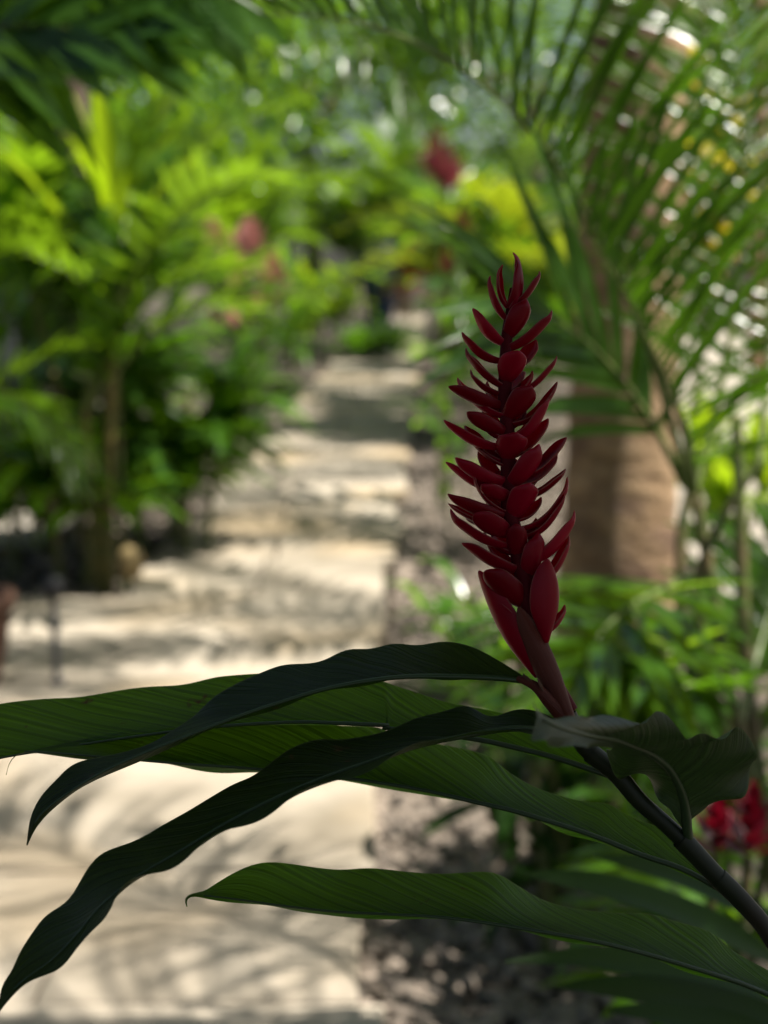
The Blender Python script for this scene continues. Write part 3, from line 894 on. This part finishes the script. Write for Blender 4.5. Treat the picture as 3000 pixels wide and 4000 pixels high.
# --- the palm trunk on the right, with its crown overhead
def coconut(x, y, h, label, lean, fronds, r0, r1, L=3.0, seed=0, llen=0.62, el=(-15, 60), n=46, bulge=0.0, group='tall palms over the path', az=None, mat='palm', ring=True, fr_droop=(1.0, 1.9), wid=0.04):
    random.seed(seed); np.random.seed(seed)
    root = empty('palm_tree', (x, y, -0.05), label, 'palm tree', group)
    path = spline([(x, y, -0.06), (x + lean[0] * 0.25, y + lean[1] * 0.25, h * 0.33), (x + lean[0] * 0.6, y + lean[1] * 0.6, h * 0.66), (x + lean[0], y + lean[1], h)], 90)
    s = np.linspace(0, 1, 90)
    rad = r1 + (r0 - r1) * np.exp(-s * 3.2) + bulge * np.exp(-(s * 12) ** 2)
    rad = rad * (1 + 0.018 * np.sin(s * h * 38) + 0.012 * np.random.normal(size=90))
    mb = MB()
    tp = tube_pts(path, rad, 28)
    tp += np.random.normal(size=tp.shape) * 0.0025
    mb.grid(tp, 0.5, close=True)
    mb.build('trunk', M['bark'], root)
    top = path[-1]
    for k in range(fronds):
        a = (k * 2.39996 if az is None else az[k % len(az)] + random.uniform(-.25, .25))
        e = R(el[0] + (el[1] - el[0]) * ((k * 0.618) % 1))
        put_frond(root, arch(top, a, e, L * random.uniform(0.85, 1.1), random.uniform(*fr_droop)), mat, llen=llen, n=n, wid=wid, droop=1.0, seg=4, rr=0.018, start=0.16)
    return root


g0 = G(1300, 1655)
coconut(g0[0] + 0.02, g0[1], 5.6, 'thick tan palm trunk right of the flower, striped with shade', (0.12, 0.15), 8, 0.185, 0.10, L=2.4, seed=4, el=(40, 70), bulge=0.012, n=34, llen=0.5)
coconut(-2.7, 4.6, 4.4, 'palm reaching in at the upper left with dark drooping fronds', (-0.2, 0.3), 6, 0.16, 0.1, L=2.0, seed=9, el=(40, 65), n=36, mat='palm_dark')
coconut(2.9, 2.1, 4.3, 'tall unseen palm added beyond the right edge to stripe the near slabs with shadow', (-0.2, 0.0), 6, 0.15, 0.1, L=1.9, seed=13, el=(20, 50), n=34, wid=0.022)  # out of view; added to dapple the nearest slabs
TOWARD = [2.75, 3.3, 3.0, 3.6, 2.5, 3.15]  # row of added palms, mostly unseen, aimed to throw shadow bands over the path
coconut(3.0, 4.9, 4.0, 'unseen slender palm added just outside on the right, its fronds banding the near slabs', (-0.2, 0.0), 5, 0.12, 0.08, L=2.5, seed=11, el=(5, 35), n=40, wid=0.03, llen=0.34, az=TOWARD, fr_droop=(0.3, 0.8))
coconut(3.2, 6.9, 4.1, 'unseen slender palm added outside on the right for shadow bands, second along the path', (-0.2, 0.0), 5, 0.12, 0.08, L=2.6, seed=12, el=(5, 35), n=40, wid=0.03, llen=0.34, az=TOWARD, fr_droop=(0.3, 0.8))
coconut(3.5, 9.2, 4.4, 'unseen slender palm added outside on the right for shadow bands, third along the path', (-0.2, 0.0), 5, 0.12, 0.08, L=2.8, seed=14, el=(5, 35), n=40, wid=0.03, llen=0.34, az=TOWARD, fr_droop=(0.3, 0.8))
coconut(3.8, 12.2, 4.9, 'unseen slender palm added outside on the right for shadow bands, fourth along the path', (-0.2, 0.0), 4, 0.12, 0.08, L=3.0, seed=18, el=(5, 35), n=40, wid=0.035, llen=0.38, az=TOWARD, fr_droop=(0.3, 0.8))
coconut(4.2, 16.0, 5.2, 'slender palm added far along on the right for shadow bands, fifth in the row', (-0.2, 0.0), 6, 0.12, 0.08, L=3.0, seed=19, el=(5, 35), n=40, wid=0.035, llen=0.4, az=TOWARD, fr_droop=(0.3, 0.8))
coconut(3.4, 22.0, 6.0, 'tall palm added by the far right end of the path to shade it', (-0.2, 0.0), 9, 0.15, 0.1, L=3.2, seed=21, el=(10, 60))  # added for the shade it throws on the far slabs

# --- feather palm beside the trunk: the arching fronds of the upper right
random.seed(31); np.random.seed(31)
ar = empty('areca_palm', (1.02, 2.55, -0.05), 'large feather palm arching in from the right edge, its long fronds crossing the trunk', 'palm', 'feather palms in the garden')
crown = F(1490, 1060, 2.45)
def cane_to(px, r, mat='cane'):
    mb = MB(); tube(mb, spline([F(*p) for p in px], 24), np.linspace(r, r * 0.65, 24), 9)
    mb.build('cane', M[mat], ar)
gb = np.array((1.02, 2.55, -0.05))
for px, r in (([(1490, 1060, 2.45), (1468, 1180, 2.45), (1480, 1400, 2.45), (1560, 1640, 2.45), (1660, 1800, 2.47)], 0.012),
              ([(1500, 1060, 2.47), (1535, 1250, 2.48), (1575, 1480, 2.5), (1625, 1700, 2.5), (1680, 1900, 2.5)], 0.014),
              ([(1590, 900, 2.6), (1600, 1150, 2.6), (1610, 1400, 2.6), (1640, 1680, 2.6), (1690, 1950, 2.6)], 0.015),
              ([(1640, 1000, 2.4), (1560, 1120, 2.4), (1505, 1280, 2.42), (1560, 1560, 2.45), (1670, 1850, 2.48)], 0.010)):
    pts = [F(*p) for p in px]
    mb = MB(); tube(mb, spline(pts + [(pts[-1] + gb) / 2, gb + np.array((random.uniform(-.06, .06), random.uniform(-.06, .06), 0))], 40), np.linspace(r * 0.7, r * 1.2, 40), 9)
    mb.build('cane', M['cane'], ar)
RA = [
    # rachis through photo points (px, py, depth), leaflet length, side options
    ([(1490, 1060, 2.4), (1395, 730, 2.25), (1290, 510, 2.1), (1150, 285, 1.95), (960, 125, 1.8), (760, 45, 1.7), (560, 30, 1.65)], 'palm_dark', dict(llen=0.46, n=46, wid=0.015, ang=(72, 40), lift=0.1, droop=0.45, start=0.3, up=(-0.1, -1, 0.35), both=(0, 1))),
    ([(1500, 1060, 2.4), (1470, 900, 2.2), (1400, 740, 2.05), (1330, 600, 1.95), (1270, 510, 1.9), (1215, 478, 1.88)], 'palm_dark', dict(llen=0.40, n=34, wid=0.015, ang=(78, 50), lift=0.1, droop=0.3, start=0.1, up=(-0.1, -1, 0.3), both=(0, 1))),
    ([(1480, 1050, 2.4), (1400, 900, 2.35), (1290, 760, 2.3), (1180, 680, 2.25), (1080, 640, 2.2)], 'palm_dark', dict(llen=0.36, n=14, wid=0.022, ang=(40, 22), lift=0.1, droop=0.8, start=0.2, up=(-0.1, -0.9, 0.6))),
    ([(1500, 1060, 2.45), (1560, 820, 2.5), (1600, 560, 2.55), (1610, 300, 2.6), (1580, 60, 2.65), (1500, -120, 2.7)], 'palm', dict(llen=0.42, n=24, wid=0.017, ang=(70, 35), lift=0.2, droop=0.6, start=0.15, up=(0, -1, 0.3))),
    ([(1640, 1000, 2.6), (1660, 700, 2.7), (1640, 380, 2.8), (1560, 120, 2.9), (1420, -60, 3.0)], 'palm', dict(llen=0.42, n=24, wid=0.017, ang=(65, 35), lift=0.2, droop=0.7, start=0.1, up=(0, -1, 0.5))),
    ([(1490, 1240, 2.45), (1430, 1275, 2.35), (1360, 1310, 2.28), (1290, 1380, 2.2), (1240, 1480, 2.15)], 'palm', dict(llen=0.3, n=20, wid=0.03, ang=(60, 35), lift=0.3, droop=0.9, start=0.2)),
    ([(1520, 1380, 2.45), (1450, 1410, 2.35), (1380, 1470, 2.3), (1330, 1560, 2.3)], 'palm', dict(llen=0.26, n=20, wid=0.028, ang=(60, 35), lift=0.3, droop=0.9, start=0.2)),
    ([(1580, 1500, 2.5), (1500, 1480, 2.4), (1420, 1520, 2.35), (1360, 1620, 2.3)], 'palm_dark', dict(llen=0.26, n=20, wid=0.028, ang=(60, 35), lift=0.3, droop=0.9, start=0.2)),
    ([(1600, 1560, 2.5), (1640, 1400, 2.6), (1690, 1250, 2.7), (1760, 1150, 2.8)], 'palm', dict(llen=0.3, n=24, wid=0.028, ang=(60, 35), lift=0.3, droop=0.9, start=0.2)),
]
for rp, mt, kw in RA:
    put_frond(ar, [F(*p) for p in rp], mt, rr=0.008, **kw)

# --- left palm fronds entering at the top left (they belong to a low palm just outside the picture)
random.seed(41); np.random.seed(41)
lp = empty('areca_palm', (-1.75, 3.3, -0.05), 'palm at the top left corner with broad dark leaflets in deep shade', 'palm', 'feather palms in the garden')
mb = MB(); tube(mb, spline([(-1.75, 3.3, -0.05), (-1.72, 3.28, 0.8), (-1.6, 3.2, 1.75)], 16), np.linspace(0.05, 0.035, 16), 10)
mb.build('cane', M['cane'], lp)
for rp, mt, kw in (
    ([(-420, 330, 3.1), (-200, 120, 2.95), (40, -10, 2.8), (300, -60, 2.7), (520, 0, 2.65)], 'palm_dark', dict(llen=0.46, n=22, wid=0.055, ang=(50, 30), lift=0.1, droop=0.3, start=0.1, up=(0.1, -1, 0.4))),
    ([(-420, 340, 3.1), (-260, 170, 2.9), (-60, 70, 2.75), (140, 60, 2.65), (330, 110, 2.6)], 'palm_dark', dict(llen=0.4, n=20, wid=0.055, ang=(35, 20), lift=0.05, droop=0.3, start=0.1, up=(0.1, -1, 0.4))),
):
    put_frond(lp, [F(*p) for p in rp], mt, rr=0.01, **kw)

# a frond of the left-hand tall palm hangs down over the middle of the view
random.seed(43); np.random.seed(43)
tall_left = [o for o in bpy.data.objects if o.get('label', '').startswith('palm reaching in at the upper left')][0]
put_frond(tall_left, [(-2.9, 4.8, 4.4), (-1.9, 4.8, 4.35), F(430, -110, 4.7), F(640, -10, 4.6), F(800, 90, 4.5), F(900, 230, 4.45)], 'palm', llen=0.62, n=44, wid=0.024, ang=(60, 30), lift=-0.2, droop=1.6, start=0.45, rr=0.014)

# --- left bed
a = G(222, 1262)
areca(a[0], a[1], 'clump of pale gold canes with glossy fronds at the left corner of the path', h=1.15, canes=6, fronds=4, L=1.1, mat='palm', cane='cane_gold', seed=51, llen=0.36, wid=0.062, n=15)
rosette(at(245, 6.0), 6.1, 'lime green strap-leaved plant standing above the gold-caned palm on the left', nl=30, ll=0.72, lw=0.075, mat='lime', stem=1.7, seed=52, cat='shrub', name='cordyline', el=(48, 88), droop=(0.3, 1.1))
a = G(345, 1185)
areca(a[0], a[1], 'deep green palm leaning over the left edge of the path behind the gold canes', h=0.75, canes=5, fronds=4, L=0.8, mat='palm_dark', seed=53, el=(5, 45), llen=0.36, wid=0.045, n=26)
areca(-2.05, 5.7, 'palm at the left edge with a pale shining frond bent low over the bed', h=0.7, canes=3, fronds=2, L=1.3, mat='palm', seed=54, az0=-0.4, azr=0.9, llen=0.36, wid=0.03, n=34)
edge_palm = [o for o in bpy.data.objects if o.get('label', '').startswith('palm at the left edge')][0]
put_frond(edge_palm, [(-2.0, 5.6, 0.5), (-1.95, 5.35, 0.95), F(-60, 840, 5.1), F(40, 865, 5.0), F(120, 930, 4.95), F(165, 1030, 4.9)], 'palm', llen=0.34, n=40, wid=0.022, ang=(50, 25), lift=-0.1, droop=0.7, start=0.3)
ginger_clump(at(40, 6.3), 6.4, 'ginger with a dark red flower at the left edge before the grey wall', stems=3, h=1.55, flower='red', seed=55, lean=0.12, fw=0.07, group='flowering gingers')
areca(-2.25, 9.4, 'bushy palm left of the path where the slabs narrow', h=1.0, canes=5, fronds=4, L=1.4, mat='palm_dark', seed=57, llen=0.4, wid=0.06, n=22)
areca(-2.7, 12.6, 'palm with sunlit yellow-green fronds in the middle of the left bed', h=1.4, canes=5, fronds=4, L=1.5, mat='palm', seed=58, llen=0.42, wid=0.045)
ginger_clump(-1.12, 12.0, 'ginger with pale pink flower cones on the left of the far path', stems=6, h=1.35, flower='pink', seed=59, lean=0.13, fl=0.36, fw=0.2, group='flowering gingers', ll=0.5, lw=0.1)
ginger_clump(at(500, 11.5), 11.5, 'ginger with rosy pink flowers low in the left bed', stems=4, h=1.0, flower='pink', seed=60, lean=0.2, fl=0.2, fw=0.09, group='flowering gingers')
areca(-1.6, 16.5, 'palm crowding the far left side of the path', h=1.3, canes=6, fronds=5, L=1.6, mat='palm', seed=61, llen=0.42, wid=0.05)
areca(-3.8, 15.0, 'palm far back on the left among trees', h=2.0, canes=6, fronds=5, L=1.9, mat='palm_dark', seed=62, llen=0.45, wid=0.05)
rosette(at(395, 6.7), 6.75, 'glossy broad-leaved plant at the path rim in front of the leaning palm', nl=20, ll=0.5, lw=0.12, mat='broad', stem=0.75, seed=67, cat='shrub', name='leafy_shrub', heads=3, sp=0.3, el=(10, 70))
rosette(at(120, 6.1), 6.2, 'glossy green broad leaves low between the clay pot and the gold canes', nl=18, ll=0.45, lw=0.11, mat='broad', stem=0.7, seed=68, cat='shrub', name='leafy_shrub', heads=3, sp=0.3, el=(10, 70))
rosette(at(130, 7.2), 7.0, 'low bush of narrow yellow-tinged leaves under the palms at left', nl=20, ll=0.5, lw=0.05, mat='palm_yellow', stem=0.35, seed=64, cat='shrub', name='leafy_shrub', heads=4, sp=0.5)
ginger_clump(at(300, 9.8), 9.8, 'leafy green ginger without flowers behind the left palms', stems=6, h=1.7, seed=65, lean=0.2, ll=0.55, lw=0.11, group='flowering gingers')
ginger_clump(at(640, 19), 19.0, 'bright green leafy clump at the far left end of the path', stems=7, h=1.6, seed=66, mat='broad', lean=0.2, ll=0.6, lw=0.12)

# --- end of the path
rosette(at(700, 21), 21.5, 'lime green bush at the head of the path left of the blue urn', nl=22, ll=0.8, lw=0.16, mat='lime', stem=0.9, seed=70, cat='shrub', name='leafy_shrub', heads=4, sp=0.5)
rosette(at(830, 19), 20.6, 'dark low bush at the foot of the blue urn', nl=26, ll=0.6, lw=0.09, mat='palm_dark', stem=0.25, seed=71, cat='shrub', name='leafy_shrub', heads=5, sp=0.7)
rosette(at(880, 21.5), 21.6, 'orange-leaved plant beside the blue urn', nl=18, ll=0.5, lw=0.12, mat='orange', stem=1.3, seed=72, cat='shrub', name='croton', heads=2, sp=0.2)
areca(at(800, 25), 25.0, 'palm closing the view behind the blue urn', h=1.9, canes=7, fronds=6, L=2.0, mat='palm', seed=73, llen=0.5, wid=0.06)


def lathe(name, x, y, z, prof, mat, parent=None, seg=32):
    mb = MB()
    a = np.linspace(0, 2 * math.pi, seg, endpoint=False)
    mb.grid(np.array([[(x + r * math.cos(t), y + r * math.sin(t), z + h) for t in a] for r, h in prof]), close=True)
    return mb.build(name, M[mat], parent, origin=(x, y, z))


ur = empty('urn', (at(822, 21.8), 21.8, -0.05), 'tall dark blue glazed urn at the far end of the path', 'urn')
ux, uy = ur.location[0], 21.8
lathe('plinth', ux, uy, -0.06, [(0.0, 0), (0.3, 0), (0.3, 0.55), (0.27, 0.58), (0.0, 0.58)], 'grey_wall', ur)
lathe('body', ux, uy, 0.52, [(0.0, 0.0), (0.16, 0.0), (0.17, 0.04), (0.25, 0.35), (0.31, 0.75), (0.29, 1.0), (0.2, 1.14), (0.17, 1.19), (0.22, 1.25), (0.21, 1.26), (0.15, 1.19), (0.16, 0.9), (0.0, 0.88)], 'blue_glaze', ur)

# --- right bed
rosette(at(1040, 13.0), 13.2, 'glowing yellow-green broad leaves right of the path behind the flower spike', nl=9, ll=1.0, lw=0.3, mat='lime', stem=1.6, seed=80, cat='shrub', name='heliconia', el=(15, 75), heads=2, sp=0.3)
ginger_clump(at(945, 8.2), 8.3, 'ginger topped by a fat red flower right of the path, under the arching frond', stems=2, h=2.05, flower='rose', seed=81, lean=0.02, fl=0.26, fw=0.17, group='flowering gingers', ll=0.5, lw=0.1)
ginger_clump(at(1010, 7.4), 7.4, 'ginger with a small dusky red flower beside the yellow-green leaves', stems=2, h=1.72, flower='red', seed=82, lean=0.03, fl=0.2, fw=0.08, group='flowering gingers')
areca(at(1110, 12.0), 11.9, 'golden green palm right of the path, half way along', h=0.95, canes=6, fronds=5, L=1.35, mat='palm_yellow', seed=83, llen=0.4, wid=0.05)
areca(at(1130, 11.3), 11.4, 'dark palm left of the trunk, its fronds drooping over the far slabs', h=0.9, canes=3, fronds=4, L=1.3, mat='palm_dark', seed=84, az0=2.9, azr=1.2, llen=0.42, wid=0.03, n=36)
areca(1.35, 14.5, 'palm on the far right of the path', h=1.3, canes=4, fronds=4, L=1.7, mat='palm', seed=85, llen=0.42, wid=0.05)
areca(1.9, 19.0, 'spreading palm at the far right end of the path', h=1.6, canes=6, fronds=5, L=1.9, mat='palm', seed=86, llen=0.45, wid=0.06)
rosette(at(1450, 6.8), 6.8, 'yellow croton showing through the frond stripes at upper right', nl=15, ll=0.34, lw=0.1, mat='croton', stem=2.35, seed=87, cat='shrub', name='croton', heads=4, sp=0.35)
rosette(at(1590, 5.4), 5.6, 'green and gold bush low by the right edge, seen between palm canes', nl=22, ll=0.34, lw=0.08, mat='lime', stem=0.7, seed=88, cat='shrub', name='leafy_shrub', heads=3, sp=0.4)
ginger_clump(at(1020, 4.6), 4.6, 'low light green leafy clump between gravel and trunk', stems=7, h=0.42, seed=89, mat='broad', leaves=6, ll=0.26, lw=0.05, lean=0.4)
ginger_clump(at(1120, 4.1), 4.0, 'low green clump with a pink bud left of the trunk foot', stems=6, h=0.4, seed=90, mat='broad', flower='pink', nfl=1, leaves=6, ll=0.28, lw=0.05, lean=0.4, fl=0.1, fw=0.03)
ginger_clump(at(1290, 3.1), 3.15, 'bright backlit leafy clump right in front of the trunk', stems=6, h=0.52, seed=91, mat='broad', leaves=7, ll=0.26, lw=0.05, lean=0.25)
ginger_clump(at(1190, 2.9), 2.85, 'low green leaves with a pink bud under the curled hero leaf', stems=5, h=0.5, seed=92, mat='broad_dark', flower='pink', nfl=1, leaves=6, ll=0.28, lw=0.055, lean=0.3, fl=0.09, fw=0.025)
ginger_clump(at(1440, 2.9), 3.0, 'green undergrowth in dappled light below the right palm', stems=7, h=0.6, seed=93, mat='broad', leaves=7, ll=0.28, lw=0.05, lean=0.3)
ginger_clump(at(1580, 2.35), 2.45, 'green leafy clump at the right edge behind the red flower heads', stems=6, h=0.75, seed=94, mat='broad', leaves=7, ll=0.28, lw=0.055, lean=0.25)
# dark red heads by the right edge
random.seed(95); np.random.seed(95)
rr = empty('red_ginger_plant', (0.86, 1.95, -0.05), 'low red ginger with two ragged crimson heads by the right edge below the stem', 'plant', 'flowering gingers')
for px, py, d, L in ((1545, 1850, 1.9, 0.10), (1615, 1855, 1.86, 0.12)):
    t = F(px, py, d)
    mb = MB(); tube(mb, spline([(0.86 + random.uniform(-.05, .05), 1.95, -0.05), (t[0] + 0.02, t[1], t[2] * 0.5), t], 14), 0.007, 7); mb.build('stem', M['cane'], rr)
    cone_flower(t, (random.uniform(-.2, .2), -0.1, 1), L, 0.052, 'red', rr, nb=30)
    for k in range(4):
        mb = MB(); leaf_blade(mb, (t[0], t[1], t[2] * (0.5 + 0.12 * k)), (random.uniform(-1, 0.3), random.uniform(-.5, .5), 0.4), 0.26, 0.055, droop=1.0); mb.build('leaf', M['broad'], rr)
# near dark ginger leaves at the lower right
random.seed(96); np.random.seed(96)
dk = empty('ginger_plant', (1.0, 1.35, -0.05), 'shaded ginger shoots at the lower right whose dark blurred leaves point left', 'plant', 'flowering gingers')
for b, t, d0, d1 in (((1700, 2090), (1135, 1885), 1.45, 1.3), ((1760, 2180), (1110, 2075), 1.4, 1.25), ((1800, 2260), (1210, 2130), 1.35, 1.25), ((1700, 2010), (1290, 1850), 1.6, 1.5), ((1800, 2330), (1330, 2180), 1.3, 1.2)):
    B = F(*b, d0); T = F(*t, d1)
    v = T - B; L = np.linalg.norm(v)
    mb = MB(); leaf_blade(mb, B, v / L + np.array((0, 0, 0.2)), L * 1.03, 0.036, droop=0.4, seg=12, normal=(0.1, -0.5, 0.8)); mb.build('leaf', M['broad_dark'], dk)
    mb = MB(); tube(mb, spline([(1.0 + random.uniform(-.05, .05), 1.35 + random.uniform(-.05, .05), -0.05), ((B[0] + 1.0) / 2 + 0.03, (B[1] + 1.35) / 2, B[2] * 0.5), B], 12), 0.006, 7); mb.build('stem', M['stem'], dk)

# --- built things
wl = MB()
def box(mb, x0, x1, y0, y1, z0, z1):
    v = [(x, y, z) for z in (z0, z1) for y in (y0, y1) for x in (x0, x1)]
    mb.raw(v, [(0, 2, 3, 1), (4, 5, 7, 6), (0, 1, 5, 4), (2, 6, 7, 3), (0, 4, 6, 2), (1, 3, 7, 5)])
wall = empty('garden_wall', (-4.0, 9.1, -0.05), 'plain grey rendered wall at the left edge behind the plants', 'wall')
mb = MB(); box(mb, -6.5, -2.32, 9.0, 9.2, -0.1, 1.72); mb.build('wall', M['grey_wall'], wall, smooth=False)
mb = MB(); box(mb, -6.55, -2.28, 8.96, 9.24, 1.722, 1.79); mb.build('coping', M['grey_wall'], wall, smooth=False)
tree(-2.02, 9.3, 'dark-barked tree beside the grey wall', 5.6, 2.4, n=3200, size=0.2, seed=100, trunk_r=0.13, group='trees behind the palms')
pb = G(-80, 1492)
pot = lathe('pot', pb[0], pb[1], -0.02, [(0.0, 0.0), (0.11, 0.0), (0.115, 0.02), (0.15, 0.16), (0.165, 0.28), (0.168, 0.30), (0.185, 0.305), (0.185, 0.345), (0.165, 0.35), (0.15, 0.30), (0.145, 0.29), (0.0, 0.28)], 'terracotta')
tag(pot, 'brown clay pot cut by the left edge at the side of the paving', 'pot')
s0 = G(124, 1492)
stk = empty('garden_light', (s0[0], s0[1], 0.02), 'slim dark spike light standing on the paving near the clay pot', 'garden light', 'garden lights beside the path')
lathe('post', s0[0], s0[1], 0.02, [(0.0, 0), (0.03, 0.0), (0.03, 0.012), (0.013, 0.02), (0.012, 0.3), (0.0, 0.3)], 'black_metal', stk, 16)
lathe('cap', s0[0], s0[1], 0.32, [(0.0, 0.0), (0.03, 0.0), (0.034, 0.01), (0.034, 0.06), (0.01, 0.075), (0.0, 0.076)], 'black_metal', stk, 20)
s1 = G(284, 1292)
sk = empty('garden_light', (s1[0], s1[1], -0.03), 'small path light with a straw-coloured shade at the foot of the gold canes', 'garden light', 'garden lights beside the path')
lathe('post', s1[0], s1[1], -0.04, [(0.0, 0), (0.012, 0.0), (0.012, 0.13), (0.0, 0.13)], 'black_metal', sk, 16)
lathe('shade', s1[0], s1[1], 0.09, [(0.0, 0.0), (0.035, 0.0), (0.05, 0.03), (0.055, 0.08), (0.045, 0.12), (0.015, 0.14), (0.0, 0.14)], 'gold', sk, 20)

# --- trees closing the view
TR = [(-9, 20, 4.2, 3.0, 'dense green tree far back at the left edge'), (-5.5, 24, 4.6, 3.4, 'leafy tree behind the left palms, nearer the middle'),
      (-1.5, 30, 5.2, 3.8, 'tall tree above the end of the path, left of centre'), (3.0, 29, 5.0, 3.6, 'tall tree above the end of the path, right of centre'),
      (8.0, 34, 5.4, 3.0, 'leafy tree far off beyond the pale yard on the right'), (13, 33, 5.0, 3.0, 'tree far off at the right edge beyond the pale yard'),
      (-12, 30, 5, 4, 'large tree in the far left distance'), (0.5, 38, 6.5, 5, 'broad tree in the far middle distance')]
for k, (x, y, h, r, lb) in enumerate(TR):
    tree(x, y, lb, h, r, mat=('canopy', 'palm', 'broad')[k % 3], n=4200, size=0.42, seed=110 + k, crown_h=r * 0.95, clumps=26, group='trees behind the palms', trunk_r=0.2)
# unseen trees added so their crowns keep sun and sky off the ginger
tree(3.3, -2.5, 'large unseen tree added to shade the ginger, spreading over the near path end', 4.6, 2.4, n=17000, size=0.32, seed=130, crown_h=1.1, clumps=90, group='trees behind the palms', trunk_r=0.24, lean=(-1.5, 1.2), mat='canopy')
tree(-3.6, -3.2, 'second unseen tree added behind the viewpoint on the left to block the sky', 4.4, 2.6, n=12000, size=0.34, seed=131, crown_h=1.3, clumps=80, group='trees behind the palms', trunk_r=0.2, lean=(1.2, 0.9), mat='canopy')
